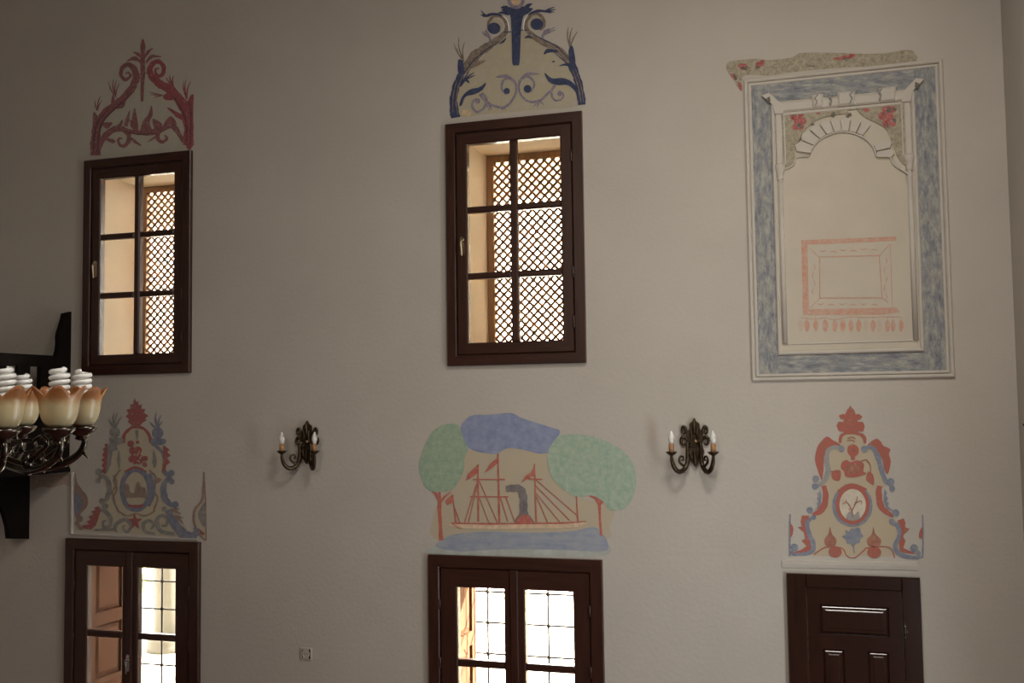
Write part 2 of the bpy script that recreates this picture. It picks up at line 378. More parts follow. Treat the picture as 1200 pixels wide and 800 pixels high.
def upper_window(name, r, label):
    t = empty(name, ((r.x0+r.x1)/2, 0, r.z0), label, 'window', None, 'structure')
    cw = .072; g = .158; bw = .052
    MB.boards('casing_board', r.x0, r.x1, r.z0, r.z1, (cw,)*4, -.035, .0, .006, t)
    MB.boards('sash_board', r.x0+cw+.003, r.x1-cw-.003, r.z0+cw+.003, r.z1-cw-.003, (g-cw-.003,)*4, -.022, .035, .008, t)
    X0, X1, Z0, Z1 = r.x0+g, r.x1-g, r.z0+g, r.z1-g
    xm = (X0+X1)/2; hz = (Z1-Z0)/3
    MB().bevbox(xm-bw/2, xm+bw/2, -.018, .03, Z0, Z1, .01).build('glazing_bar', M_wood, t)
    for k in (1, 2):
        z = Z0+hz*k
        for a, b in ((X0, xm-bw/2), (xm+bw/2, X1)):
            MB().bevbox(a, b, -.018, .03, z-bw*.42, z+bw*.42, .01).build('glazing_bar', M_woodh, t)
    for k in range(3):
        for a, b in ((X0, xm-bw/2), (xm+bw/2, X1)): pane(t, a, b, Z0+hz*k+(bw*.42 if k else 0), Z0+hz*(k+1)-(bw*.42 if k < 2 else 0), .008)
    handle(t, r.x0+.118, (Z0+Z1)/2-.02, -.024, M_brass)
    for dz in (.28, .62, 1.42): hinge(t, r.x1-cw-.005, r.z0+dz, -.03)
    # wooden lattice at the outer face
    a0, a1, b0, b1 = r.x0+IN, r.x1-IN, r.z0+IN, r.z1-IN; fwid = .052; y = .545
    la = MB().frame(a0+.002, a1-.002, b0+.002, b1-.002, (fwid,)*4, y, y+.05, .004).build('lattice', M_latt, t)
    a0 += fwid; a1 -= fwid; b0 += fwid; b1 -= fwid; sp = .0665; hw = .0095
    for sgn in (1, -1):
        base = b0-(a1-a0) if sgn > 0 else b0
        k = 0; c0 = math.floor((b0-(a1-a0))/sp)*sp
        while True:
            c = c0+k*sp; k += 1
            # line z = c + sgn*(x-a0) (+ span for the falling set)
            f = (lambda x: c+(x-a0)) if sgn > 0 else (lambda x: c+(a1-x))
            zA, zB = f(a0), f(a1)
            lo = max(min(zA, zB), b0); hi = min(max(zA, zB), b1)
            if min(zA, zB) > b1: break
            if hi-lo < .02: continue
            xa = a0+(lo-c) if sgn > 0 else a1-(lo-c); xb = a0+(hi-c) if sgn > 0 else a1-(hi-c)
            q = Vector((xb-xa, 0, hi-lo)).normalized(); n = Vector((-q.z, 0, q.x))*hw
            yy = y+.012 if sgn > 0 else y+.024
            A, B = Vector((xa, yy, lo)), Vector((xb, yy, hi)); dy = Vector((0, .012, 0))
            MB().add([A-n, A+n, B+n, B-n, A-n+dy, A+n+dy, B+n+dy, B-n+dy], [(0, 1, 2, 3), (7, 6, 5, 4), (0, 4, 5, 1), (1, 5, 6, 2), (2, 6, 7, 3), (3, 7, 4, 0)]).build('slat', M_latt, la)
    return t
upper_window('window_1', UL, 'upper latticed window under the red scroll painting')
upper_window('window_2', UC, 'upper latticed window under the blue scroll painting')

def lower_window(name, r, gl, gc, gr, top, bar, barh, cw, label, hz_bars, bars):
    """gl..gr: glass edges from the casing, gc: (left, right) of the meeting stiles"""
    t = empty(name, ((r.x0+r.x1)/2, 0, r.z0), label, 'window', None, 'structure')
    MB.boards('casing_board', r.x0, r.x1, r.z0, r.z1, (cw,)*4, -.035, .0, .006, t)
    xm = (gc[0]+gc[1])/2; g0 = r.x0+cw+.003; g1 = r.x1-cw-.003; zb = r.z0+cw+.003; zt = r.z1-cw-.003
    Z1 = top; rows = [Z1]
    for (xa, xb, a, b) in ((g0, xm-.002, gl, gc[0]), (xm+.002, g1, gc[1], gr)):
        MB.boards('sash_board', xa, xb, zb, zt, (a-xa, xb-b, .12, zt-Z1), -.022, .035, .008, t)
    MB().bevbox(xm-.028, xm+.028, -.036, -.02, zb, zt, .006).build('meeting_bead', M_wood, t)
    Z0 = zb+.12
    n = max(1, round((Z1-Z0)/(Z1-bar+barh/2)))
    zz = [bar-(k)*(Z1-bar+barh/2) for k in range(n-1)]
    for (a, b) in ((gl, gc[0]), (gc[1], gr)):
        prev = Z1
        for z in zz:
            if z < Z0+.1: continue
            MB().bevbox(a, b, -.018, .03, z-barh/2, z+barh/2, .01).build('glazing_bar', M_woodh, t)
            pane(t, a, b, z+barh/2, prev, .008); prev = z-barh/2
        pane(t, a, b, Z0, prev, .008)
    handle(t, xm, bar-.2, -.036, M_steel)
    for dz in (.3, 1.1, 1.5):
        hinge(t, g0, r.z0+dz, -.03); hinge(t, g1, r.z0+dz, -.03)
    # shutter leaf folded back on the left reveal, and its twin on the right one
    ox0, ox1, oz0, oz1 = r.x0+IN, r.x1-IN, r.z0+IN, r.z1-IN
    for side in (0, 1):
        xs = ox0+.004 if side == 0 else ox1-.004; sg = 1 if side == 0 else -1
        ya, yb = .07, .555; za, zb2 = oz0+.01, oz1-.012; st = .085; th = .032
        def bx(y0, y1, z0, z1, x0, x1): return MB().box(min(xs+sg*x0, xs+sg*x1), max(xs+sg*x0, xs+sg*x1), y0, y1, z0, z1)
        sh = bx(ya, ya+st, za, zb2, 0, th)
        sh.v += []; 
        for q in (bx(yb-st, yb, za, zb2, 0, th),): sh.add(q.v, q.f)
        H = (zb2-za); rails = [(zb2-.075, zb2), (zb2-.60, zb2-.50), (zb2-1.12, zb2-1.02), (za, za+.11)]
        for z0, z1 in rails: q = bx(ya+st, yb-st, z0, z1, 0, th); sh.add(q.v, q.f)
        q = bx(ya+st, yb-st, za, zb2, 0, .010); sh.add(q.v, q.f)
        so_ = sh.build('shutter', M_shut, t)
        for k in range(3):
            z1, z0 = rails[k][0]-.012, rails[k+1][1]+.012
            p = MB(); y0, y1 = ya+st+.012, yb-st-.012; b = .035
            R = []
            for d, x in ((0, .010), (0, .012), (b, .026)):
                R += [(xs+sg*x, y0+d, z0+d), (xs+sg*x, y1-d, z0+d), (xs+sg*x, y1-d, z1-d), (xs+sg*x, y0+d, z1-d)]
            fs = [(8, 9, 10, 11)]+[(rr+i, rr+(i+1) % 4, rr+4+(i+1) % 4, rr+4+i) for rr in (0, 4) for i in range(4)]
            p.add(R, fs).build('shutter_panel', M_shut, so_)
    # wrought iron grille near the outer face
    y = .585; rb = .0085
    gx = bars
    g = MB().frame(ox0+.002, ox1-.002, oz0+.002, oz1-.002, (.018,)*4, y-.008, y+.008, .002).build('grille', M_iron, t)
    gx = [q for q in gx if ox0+.03 < q < ox1-.03]
    for x in gx: MB().tube([(x, y, oz0+.01), (x, y, oz1-.01)], rb, 8).build('bar', M_iron, g, True)
    for z in hz_bars:
        MB().tube([(ox0+.01, y, z), (ox1-.01, y, z)], rb*.9, 8).build('bar', M_iron, g, True)
        for x in gx:
            MB().lathe([(.003, -.018), (.014, -.012), (.017, 0), (.014, .012), (.003, .018)], 8, (x, y, z)).build('boss', M_iron, g, True)
    return t
zl = lambda py, px: CZ+uv(px, py)[1]*D
hb = [CZ+uv(195, 681)[1]*(D+.585)-k*.228 for k in range(7)]
lower_window('window_3', LL, W(104, 700)[0], (W(145, 700)[0], W(163.5, 700)[0]), W(206.8, 700)[0], W(150, 664)[1], W(150, 744)[1], .05, .085,
             'lower casement window with a brown panelled shutter standing in its reveal', hb, [uv(190, 700)[0]*(D+.585)+k*.235 for k in (-2, -1, 0, 1, 2)])
hb2 = [CZ+uv(569, 729)[1]*(D+.585)-(k-2)*.228 for k in range(9)]
hb2 = [z for z in hb2 if z < LC.z1-IN-.02]
lower_window('window_4', LC, W(537.5, 740)[0], (W(592, 740)[0], W(616.5, 740)[0]), W(672.8, 740)[0], W(600, 690)[1], W(600, 780)[1], .05, .085,
             'lower casement window under the painted steamship, glaring with sunlight', hb2, [uv(643, 740)[0]*(D+.585)+k*.235 for k in (-3, -2, -1, 0)])

# ------------------------------------------------------------------ door
def build_door():
    r = DR
    t = empty('door_1', ((r.x0+r.x1)/2, 0, 0), 'narrow dark panelled wooden door with three raised panels', 'door', None, 'structure')
    X = lambda px, py=730: W(px, py)[0]
    Z = lambda py, px=1002: W(px, py)[1]
    ix0, ix1, iz1 = X(946), X(1058), Z(689)
    c = MB()
    for a, b in ((r.x0, ix0), (ix1, r.x1)): c.bevbox(a, b, -.04, 0, 0, r.z1, .006)
    c.build('casing', M_door, t)
    MB().bevbox(ix0, ix1, -.04, 0, iz1, r.z1, .006).build('casing_head', M_door, t)
    pt0, pt1, ptx0, ptx1 = Z(743), Z(709), X(961.5), X(1042)
    lt = Z(761); lx = ((X(963.5), X(988.5)), (X(1015.5), X(1040.5)))
    g = .003; y0, y1 = -.026, -.004
    lf = MB()
    lf.box(ix0+g, ptx0, y0, y1, .01, iz1-g); lf.box(ptx1, ix1-g, y0, y1, .01, iz1-g)
    lf.box(ptx0, ptx1, y0, y1, pt1, iz1-g); lf.box(ptx0, ptx1, y0, y1, lt, pt0)
    lf.box(ptx0, lx[0][0], y0, y1, .01, lt); lf.box(lx[0][1], lx[1][0], y0, y1, .01, lt); lf.box(lx[1][1], ptx1, y0, y1, .01, lt)
    for a, b in lx: lf.box(a, b, y0, y1, .01, .2)
    lf.box(ix0+g, ix1-g, y1, -.001, .01, iz1-g)
    leaf = lf.build('door_leaf', M_door, t)
    for (a, b, z0, z1) in ((ptx0, ptx1, pt0, pt1), (*lx[0], .2, lt), (*lx[1], .2, lt)):
        p = MB(); R = []
        for d, y in ((.001, -.004), (.001, -.009), (.016, -.0185), (.030, -.0185), (.036, -.022), (.040, -.022)):
            R += [(a+d, y, z0+d), (b-d, y, z0+d), (b-d, y, z1-d), (a+d, y, z1-d)]
        fs = [(20, 21, 22, 23)]+[(k+i, k+(i+1) % 4, k+4+(i+1) % 4, k+4+i) for k in (0, 4, 8, 12, 16) for i in range(4)]
        p.add(R, fs).build('door_panel', M_door, leaf)
    hx = X(1060)
    h = MB(); h.lathe([(.004, -.05), (.007, -.045), (.007, .045), (.004, .05)], 8, (hx, -.045, Z(735)))
    h.build('hinge', M_door, t, True)
    for dz in (-.035, 0, .035): MB().lathe([(.0015, -.003), (.0035, 0), (.0015, .003)], 8, (hx+(.012 if dz == 0 else 0), -.051, Z(735)+dz)).build('hinge_screw', M_steel, t, True)
build_door()

# ------------------------------------------------------------------ flat painting helpers: drawn on the wall's own plane
class Mural:
    def __init__(s, name, label, bx, by, k, at, cat='wall painting', group=None):
        s.b = (bx, by); s.k = k
        x, z = s.w(*at); s.t = empty(name, (x, -.0002, z), label, cat, group); s.n = 0
    def px(s, p): return (s.b[0]+p[0]/s.k, s.b[1]+p[1]/s.k)
    def w(s, a, b): return W(*s.px((a, b)))
    def part(s, name, mat, layer, *shapes):
        def bb(sh):
            if sh[0] in 'co':
                ry = sh[4] if sh[0] == 'o' or len(sh) > 4 else sh[3]
                return sh[1]-sh[3], sh[1]+sh[3], sh[2]-ry, sh[2]+ry
            m_ = (max(sh[2]) if isinstance(sh[2], list) else sh[2])/2 if sh[0] == 'r' else 0
            xs, ys = [p[0] for p in sh[1]], [p[1] for p in sh[1]]
            return min(xs)-m_, max(xs)+m_, min(ys)-m_, max(ys)+m_
        sets = []                            # strokes that touch make one part, strokes apart make parts of their own
        for sh in shapes:
            b_ = bb(sh); hit = [g for g in sets if any(b_[0] < c[1] and c[0] < b_[1] and b_[2] < c[3] and c[2] < b_[3] for c in map(bb, g))]
            new = [sh]
            for g in hit: new = g+new; sets.remove(g)
            sets.append(new)
        if name in ('rigging', 'rose_shadow', 'frame_garland'): sets = [list(shapes)]
        for g in sets: o = s.draw(name, mat, layer, *g)
        if name in ('rigging', 'rose_shadow', 'frame_garland'): o['kind'] = 'stuff'
        return o
    def draw(s, name, mat, layer, *shapes):
        """shapes: ('r', pts, widths) ribbon | ('b', pts) smooth blob | ('p', pts) straight polygon | ('c', x, y, r[, ry]) disc | ('o', x, y, rx, ry, w) ring"""
        b = MB(); y = -.0008*layer-.0006
        for si, sh in enumerate(shapes):
            kd = sh[0]; y = -.0008*layer-.0006-.0007*si/len(shapes)
            if kd == 'r':
                q = spline([Vector((p[0], p[1])) for p in sh[1]], 7) if len(sh[1]) > 2 else [Vector(p) for p in sh[1]]
                wd = sh[2] if isinstance(sh[2], (list, tuple)) else [sh[2], sh[2]]
                n = len(q); L = []; R = []; f1, f2 = random.uniform(0, 6), random.uniform(0, 6)
                for i, p in enumerate(q):
                    d = q[min(i+1, n-1)]-q[max(i-1, 0)]
                    d = d.normalized() if d.length else Vector((1, 0)); nn = Vector((-d.y, d.x))*interp(wd, i/(n-1))/2
                    L.append(p+nn*(1+.09*math.sin(i*.9+f1)+.06*math.sin(i*2.3+f2))); R.append(p-nn*(1+.09*math.sin(i*1.1+f2)+.06*math.sin(i*2.7+f1)))
                vs_ = [s.w(*p) for p in L+R]
                b.add([(x, y-.00006*(i % n)/n, z) for i, (x, z) in enumerate(vs_)], [(i, i+1, n+i+1, n+i) for i in range(n-1)])
            elif kd in 'bp':
                q = spline([Vector((p[0], p[1])) for p in sh[1]], 6, True) if kd == 'b' else [Vector(p) for p in sh[1]]
                pts = [s.w(*p) for p in q]
                tr = tessellate_polygon([[Vector((x, z, 0)) for x, z in pts]])
                b.add([(x, y, z) for x, z in pts], [tuple(t) for t in tr])
            elif kd == 'c':
                rx = sh[3]; ry = sh[4] if len(sh) > 4 else rx; n = 28
                b.add([(x, y, z) for x, z in [s.w(sh[1], sh[2])]+[s.w(sh[1]+rx*math.cos(2*PI*k/n), sh[2]+ry*math.sin(2*PI*k/n)) for k in range(n)]],
                      [(0, 1+k, 1+(k+1) % n) for k in range(n)])
            elif kd == 'o':
                n = 40; vs_ = []
                for d in (0, sh[5]):
                    vs_ += [s.w(sh[1]+(sh[3]-d)*math.cos(2*PI*k/n), sh[2]+(sh[4]-d)*math.sin(2*PI*k/n)) for k in range(n)]
                b.add([(x, y, z) for x, z in vs_], [(k, (k+1) % n, n+(k+1) % n, n+k) for k in range(n)])
        me = bpy.data.meshes.new(name); o = bpy.data.objects.new(name, me); C.objects.link(o)
        loc = s.t.location
        me.from_pydata([(x-loc.x, yy-loc.y, z-loc.z) for x, yy, z in b.v], [], b.f)
        bm = bmesh.new(); bm.from_mesh(me)
        for f_ in bm.faces:
            f_.normal_update()
            if f_.normal.y > 0: f_.normal_flip()
        bm.to_mesh(me); bm.free()
        me.materials.append(mat); o.parent = s.t; return o
def tuft(root, tips, w=6): return [('r', [root, ((root[0]*.45+t[0]*.55)+(t[1]-root[1])*.08, root[1]*.45+t[1]*.55), t], [w*1.3, w, w*.35]) for t in tips]

# ---- red scroll painting over window_1
w1 = (88, 76, 65)
P_rd = paint('mural one dark red', pc((60, 34, 32), w1), pc((74, 38, 35), w1), .30)
P_rr = paint('mural one bright red', pc((66, 29, 29), w1), pc((80, 33, 32), w1), .28)
P_b1 = paint('mural one ground', pc((87, 76, 61), w1), pc((84, 73, 60), w1), .38, 9)
m = Mural('scroll_mural', 'red painted scrollwork with a leafy finial above the upper window', 80, 30, 4.706, (410, 720))
m.part('ground_tint', P_b1, 0, ('b', [(150, 700), (185, 540), (270, 430), (380, 330), (450, 320), (560, 380), (650, 500), (655, 660), (560, 690), (300, 712)]))
m.part('finial', P_rd, 3, ('b', [(413, 72), (427, 115), (421, 150), (413, 165), (402, 150), (399, 112)]), ('r', [(412, 150), (412, 260), (408, 420)], [24, 26, 13]),
       ('r', [(408, 182), (385, 158), (360, 146)], [6, 20, 3]), ('r', [(418, 180), (442, 146), (468, 124)], [10, 18, 2]),
       ('r', [(404, 205), (370, 182), (324, 196)], [8, 26, 3]), ('r', [(430, 208), (460, 172), (516, 172)], [8, 20, 3]), ('r', [(345, 272), (405, 265), (447, 262)], 5))
m.part('scroll', P_rd, 2, ('r', [(150, 716), (152, 620), (165, 545), (205, 480), (285, 420), (345, 355), (375, 292), (364, 240), (332, 215), (301, 232), (291, 270), (314, 298), (343, 280), (332, 258), (316, 268)],
       [58, 50, 46, 40, 42, 40, 40, 34, 26, 24, 20, 20, 14, 10, 7]), ('b', [(140, 480), (165, 505), (175, 560), (140, 580)]), ('b', [(240, 450), (247, 382), (272, 430), (315, 420), (300, 455)]))
m.part('scroll', P_rr, 2, ('r', [(662, 660), (664, 560), (640, 450), (568, 360), (492, 312), (452, 262), (462, 216), (498, 198), (528, 232), (516, 275), (488, 272), (482, 242), (502, 236)],
       [60, 52, 58, 52, 42, 34, 28, 24, 24, 22, 18, 12, 8]), ('b', [(690, 378), (690, 480), (688, 660), (650, 660), (655, 440)]), ('b', [(530, 380), (585, 372), (610, 400), (560, 412), (528, 404)]), ('r', [(548, 452), (600, 490), (650, 520)], [6, 26, 30]))
P_r3 = paint('mural one shadow red', pc((46, 28, 28), w1), pc((56, 31, 30), w1), .25)
m.part('streak', P_r3, 4, ('r', [(140, 700), (148, 600), (165, 530), (230, 455)], [4, 10, 10, 4])); m.part('streak', P_r3, 4, ('r', [(165, 700), (172, 600), (200, 520), (280, 440), (350, 370)], [4, 7, 9, 8, 4])); m.part('streak', P_r3, 4, ('r', [(650, 655), (655, 560), (630, 470), (580, 390)], [4, 10, 10, 4])); m.part('streak', P_r3, 4, ('r', [(675, 655), (678, 520), (672, 420)], [4, 8, 4])); m.part('streak', P_r3, 4, ('r', [(300, 580), (390, 600), (480, 592)], [3, 8, 3]))
m.part('tuft', P_rd, 2, *tuft((262, 395), [(222, 308), (250, 296), (268, 298), (284, 320)]))
m.part('tuft', P_rd, 2, *tuft((162, 470), [(148, 412), (180, 388), (187, 412)]))
m.part('tuft', P_rr, 2, *tuft((580, 335), [(540, 286), (560, 272), (581, 276)], 8))
m.part('tuft', P_rr, 2, *tuft((655, 405), [(636, 306), (650, 298), (676, 308)], 7))
m.part('tuft', P_rd, 2, *tuft((520, 385), [(445, 365), (452, 380), (470, 398)], 6))
m.part('lower_scroll', P_rd, 3, ('r', [(165, 690), (208, 605), (275, 568), (325, 588), (336, 630), (310, 664), (284, 655), (278, 626), (300, 622)], [22, 34, 34, 28, 24, 20, 16, 12, 8]),
       ('r', [(640, 645), (585, 560), (540, 560), (502, 582), (494, 622), (520, 642), (546, 622), (532, 604)], [20, 30, 24, 26, 24, 18, 14, 8]), ('r', [(275, 570), (390, 590), (490, 582), (580, 532)], [22, 26, 36, 26]),
       ('b', [(565, 500), (600, 545), (560, 565), (520, 560)]), ('r', [(205, 620), (250, 640), (240, 625)], [14, 22, 4]), ('b', [(190, 540), (245, 535), (215, 570)]))
m.part('flame', P_rd, 4, ('b', [(378, 585), (345, 555), (352, 520), (368, 455), (380, 505), (388, 560)]), ('r', [(318, 555), (328, 520), (340, 470)], [24, 20, 4]), ('r', [(345, 520), (352, 545), (372, 548)], [6, 8, 5]),
       ('b', [(402, 592), (412, 530), (442, 492), (460, 440), (467, 490), (450, 535), (462, 588)]), ('b', [(468, 515), (520, 545), (480, 570)]), ('r', [(340, 612), (370, 640), (405, 662)], [6, 18, 4]), ('r', [(505, 600), (470, 622), (442, 642)], [8, 12, 3]), ('r', [(300, 520), (290, 545), (270, 560)], [5, 18, 12]))

# ---- blue scroll painting over window_2
w2 = (122, 110, 95)
P_bl = paint('mural two blue', pc((34, 37, 51), w2), pc((45, 47, 62), w2), .22)
P_br = paint('mural two brown', pc((72, 56, 46), w2), pc((92, 76, 60), w2), .32, 30)
P_pu = paint('mural two purple', pc((78, 66, 74), w2), pc((94, 82, 84), w2), .32)
P_b2 = paint('mural two ground', pc((118, 103, 77), w2), pc((114, 102, 81), w2), .33, 8)
P_wh = paint('mural two white', pc((150, 142, 130), w2), None, .3)
P_or = paint('mural two ochre', pc((124, 100, 68), w2), None, .35)
m = Mural('scroll_mural', 'blue and brown painted scrollwork around a blue trunk above the upper window', 500, 0, 5.333, (560, 735))
m.part('ground_tint', P_b2, 0, ('b', [(180, 720), (185, 560), (240, 440), (380, 330), (500, 230), (560, 180), (640, 220), (760, 310), (880, 400), (945, 530), (960, 655), (700, 685), (400, 712)]))
m.part('trunk', P_bl, 4, ('b', [(470, 62), (520, 92), (530, 170), (534, 300), (538, 400), (560, 408), (580, 400), (586, 300), (592, 180), (608, 100), (655, 55), (560, 40)]),
       ('r', [(525, 72), (495, 48), (464, 50)], [20, 26, 4]), ('r', [(598, 75), (630, 40), (662, 24)], [20, 26, 3]), ('r', [(515, 92), (480, 80), (448, 82)], [14, 18, 3]), ('r', [(600, 95), (640, 70), (665, 52)], [12, 20, 3]),
       ('r', [(478, 202), (530, 200)], 6), ('r', [(586, 190), (628, 188)], 6))
m.part('finial', P_pu, 5, ('o', 560, 0, 54, 58, 22), ('r', [(560, -55), (552, -100), (560, -150)], [30, 44, 6]))
m.part('finial_eye', P_or, 4, ('c', 560, 8, 34))
m.part('streak', P_bl, 5, ('r', [(215, 500), (280, 395), (370, 315), (440, 268)], [3, 7, 6, 3])); m.part('streak', P_bl, 5, ('r', [(890, 372), (820, 295), (740, 252), (668, 215)], [3, 7, 6, 3])); m.part('streak', P_bl, 5, ('r', [(930, 470), (880, 400), (800, 330)], [6, 8, 3]))
m.part('streak', P_br, 6, ('r', [(196, 720), (186, 640), (200, 545), (228, 470)], [4, 8, 8, 4])); m.part('streak', P_br, 6, ('r', [(166, 700), (168, 600), (190, 500)], [3, 6, 3])); m.part('streak', P_br, 6, ('r', [(965, 640), (950, 550), (915, 440)], [4, 9, 5])); m.part('streak', P_br, 6, ('r', [(982, 640), (966, 540), (930, 430)], [3, 6, 4]))
m.part('plume', P_bl, 3, ('r', [(470, 98), (420, 88), (370, 100), (345, 92)], [10, 16, 18, 8]), *tuft((372, 98), [(340, 64), (338, 96), (352, 106), (348, 75)], 7), ('r', [(640, 90), (690, 70), (750, 72)], [8, 18, 12]), *tuft((735, 72), [(800, 44), (808, 60), (800, 76), (780, 82)], 8))
m.part('scroll', P_br, 2, ('r', [(232, 450), (300, 352), (385, 290), (455, 240), (495, 200), (500, 150), (470, 105), (425, 100), (388, 140), (386, 185)], [60, 62, 50, 38, 30, 22, 22, 22, 18, 12]),
       ('r', [(905, 400), (820, 308), (722, 262), (642, 205), (620, 150), (645, 100), (690, 85), (730, 120), (735, 165), (708, 190)], [50, 40, 38, 30, 24, 24, 22, 20, 16, 10]), ('r', [(240, 420), (310, 400), (368, 378)], [40, 34, 4]))
m.part('scroll_base', P_bl, 3, ('r', [(182, 735), (168, 640), (185, 540), (215, 470), (232, 440)], [62, 48, 44, 40, 20]), ('b', [(200, 375), (228, 385), (235, 440), (215, 480), (196, 440)]), ('r', [(972, 655), (962, 570), (938, 480), (900, 390)], [48, 44, 46, 50]), ('b', [(905, 285), (920, 310), (930, 400), (895, 390), (888, 320)]))
m.part('scroll_eye', P_bl, 4, ('c', 422, 178, 40, 36), ('c', 690, 152, 40, 36))
m.part('scroll_hollow', P_b2, 1, ('c', 430, 165, 45), ('c', 682, 145, 45))
m.part('highlight_line', P_wh, 5, ('r', [(474, 98), (505, 130), (517, 195)], [3, 7, 4]), ('r', [(634, 95), (612, 130), (606, 190)], [3, 8, 4]))
m.part('tuft', P_pu, 2, *tuft((398, 235), [(345, 195), (350, 212), (372, 180)], 9), *tuft((722, 225), [(800, 170), (806, 186), (770, 178)], 9), ('r', [(400, 260), (385, 215), (365, 195)], [16, 14, 8]), ('r', [(722, 250), (735, 200), (770, 182)], [14, 14, 10]))
m.part('leaf', P_bl, 4, ('r', [(496, 238), (478, 262), (456, 274)], [6, 14, 3]), ('r', [(614, 240), (636, 230), (660, 240)], [4, 18, 4]), ('r', [(735, 340), (760, 318), (820, 322)], [6, 26, 14]), ('r', [(830, 412), (870, 404), (905, 420)], [4, 14, 20]), ('r', [(785, 390), (795, 384), (805, 388)], [4, 8, 4]))
m.part('tuft', P_br, 2, *tuft((232, 385), [(172, 272), (202, 232), (238, 262), (188, 300)], 7))
m.part('tuft', P_br, 2, *tuft((898, 300), [(886, 172), (912, 172), (944, 198)], 8))
m.part('lower_leaf', P_bl, 4, ('b', [(205, 660), (222, 606), (268, 562), (330, 545), (372, 518), (350, 562), (300, 590), (245, 605), (222, 655)]), ('b', [(945, 640), (930, 575), (880, 532), (820, 532), (765, 512), (738, 456), (785, 490), (850, 488), (905, 510), (945, 560)]), ('r', [(205, 540), (240, 500), (270, 520)], [20, 20, 3]), *tuft((232, 505), [(300, 452), (306, 470), (262, 458)], 8))
m.part('lower_scroll', P_pu, 3, ('r', [(345, 582), (374, 620), (360, 672), (318, 700), (286, 668), (296, 626), (328, 622), (326, 648)], [16, 16, 14, 14, 14, 12, 10, 8]), ('r', [(802, 532), (780, 580), (800, 626), (842, 622), (856, 590), (832, 570), (816, 592)], [14, 14, 12, 10, 10, 9, 6]), ('c', 318, 632, 15), ('c', 832, 588, 14),
       ('r', [(332, 590), (392, 648), (480, 672), (540, 620), (562, 545), (530, 492), (482, 502), (470, 556), (498, 590)], [16, 14, 16, 14, 14, 14, 12, 12, 10]), ('r', [(802, 540), (760, 584), (700, 632), (628, 630), (582, 575), (585, 510), (630, 478), (672, 515), (662, 560), (632, 580)], [14, 14, 16, 12, 12, 14, 14, 12, 12, 8]),
       *tuft((392, 640), [(388, 692), (404, 690), (372, 672)], 9), *tuft((480, 668), [(470, 690), (495, 690)], 8), *tuft((700, 628), [(668, 668), (690, 672), (735, 660)], 8), ('r', [(560, 520), (500, 478), (432, 482)], [6, 26, 4]), ('r', [(575, 510), (630, 465), (706, 464)], [6, 22, 4]))
m.part('scroll_eye', P_bl, 5, ('c', 502, 570, 19), ('c', 632, 556, 24))
m.part('ochre_patch', P_or, 1, ('b', [(228, 690), (275, 690), (270, 722), (225, 725)]))

# ---- cartouche painting over window_3
w4 = (92, 82, 74)
Q_r = paint('mural four red', pc((84, 35, 34), w4), pc((72, 40, 36), w4), .28)
Q_g = paint('mural four grey', pc((60, 54, 52), w4), pc((74, 67, 61), w4), .26)
Q_b = paint('mural four blue', pc((53, 51, 58), w4), pc((65, 61, 65), w4), .24)
Q_e = paint('mural four beige', pc((92, 80, 64), w4), pc((88, 77, 64), w4), .20, 9)
Q_n = paint('mural four brown', pc((66, 50, 44), w4), pc((78, 60, 50), w4), .28)
m = Mural('cartouche_mural', 'crowned red and grey painted cartouche with an oval landscape beside the pulpit', 70, 460, 4.444, (400, 730))
m.part('ground_tint', Q_e, 0, ('b', [(330, 250), (345, 200), (400, 182), (460, 205), (478, 258), (545, 280), (560, 400), (575, 420), (545, 480), (560, 570), (610, 600), (640, 680), (690, 745), (600, 752), (380, 735), (90, 715), (150, 660), (215, 590), (245, 520), (215, 440), (245, 400), (262, 280)]))
m.part('crown_leaf', Q_r, 4, ('p', [(392, 26), (400, 48), (412, 45), (412, 64), (430, 62), (426, 85), (448, 84), (440, 104), (464, 120), (444, 136), (455, 142), (432, 156), (420, 172), (404, 186), (384, 172), (366, 160), (356, 150), (364, 138), (345, 124), (360, 108), (350, 88), (372, 84), (368, 62), (384, 62)]))
m.part('crown_arch', Q_r, 3, ('r', [(332, 262), (338, 218), (370, 185), (400, 177), (440, 188), (466, 220), (478, 262)], [22, 16, 14, 16, 14, 16, 18]))
m.part('ball_finial', Q_g, 4, ('c', 290, 206, 27), ('b', [(262, 235), (330, 238), (330, 262), (280, 275)]), ('r', [(280, 262), (262, 300), (255, 360), (240, 412)], [30, 30, 30, 26]), *tuft((290, 190), [(256, 132), (284, 102), (302, 106), (326, 124)], 9))
m.part('ball_finial', Q_b, 4, ('c', 512, 210, 30), ('b', [(478, 240), (552, 242), (545, 268), (490, 270)]), *tuft((512, 190), [(470, 152), (504, 102), (530, 116), (537, 148)], 9))
m.part('flame_edge', Q_r, 5, ('p', [(252, 262), (236, 268), (242, 282), (226, 294), (238, 306), (222, 324), (236, 336), (217, 350), (234, 362), (220, 380), (234, 390), (216, 408), (242, 424), (246, 380), (250, 320)]))
m.part('flame_edge', Q_r, 5, ('p', [(542, 272), (576, 298), (560, 308), (580, 326), (560, 340), (578, 362), (556, 380), (548, 420), (536, 400), (545, 350), (540, 310)]))
m.part('scroll', Q_g, 4, ('r', [(205, 440), (240, 440), (262, 490), (248, 548), (215, 575)], [22, 20, 26, 24, 16]), ('c', 206, 412, 18), ('c', 202, 458, 14), ('c', 220, 562, 14), ('r', [(300, 285), (270, 300), (262, 350)], [26, 22, 14]))
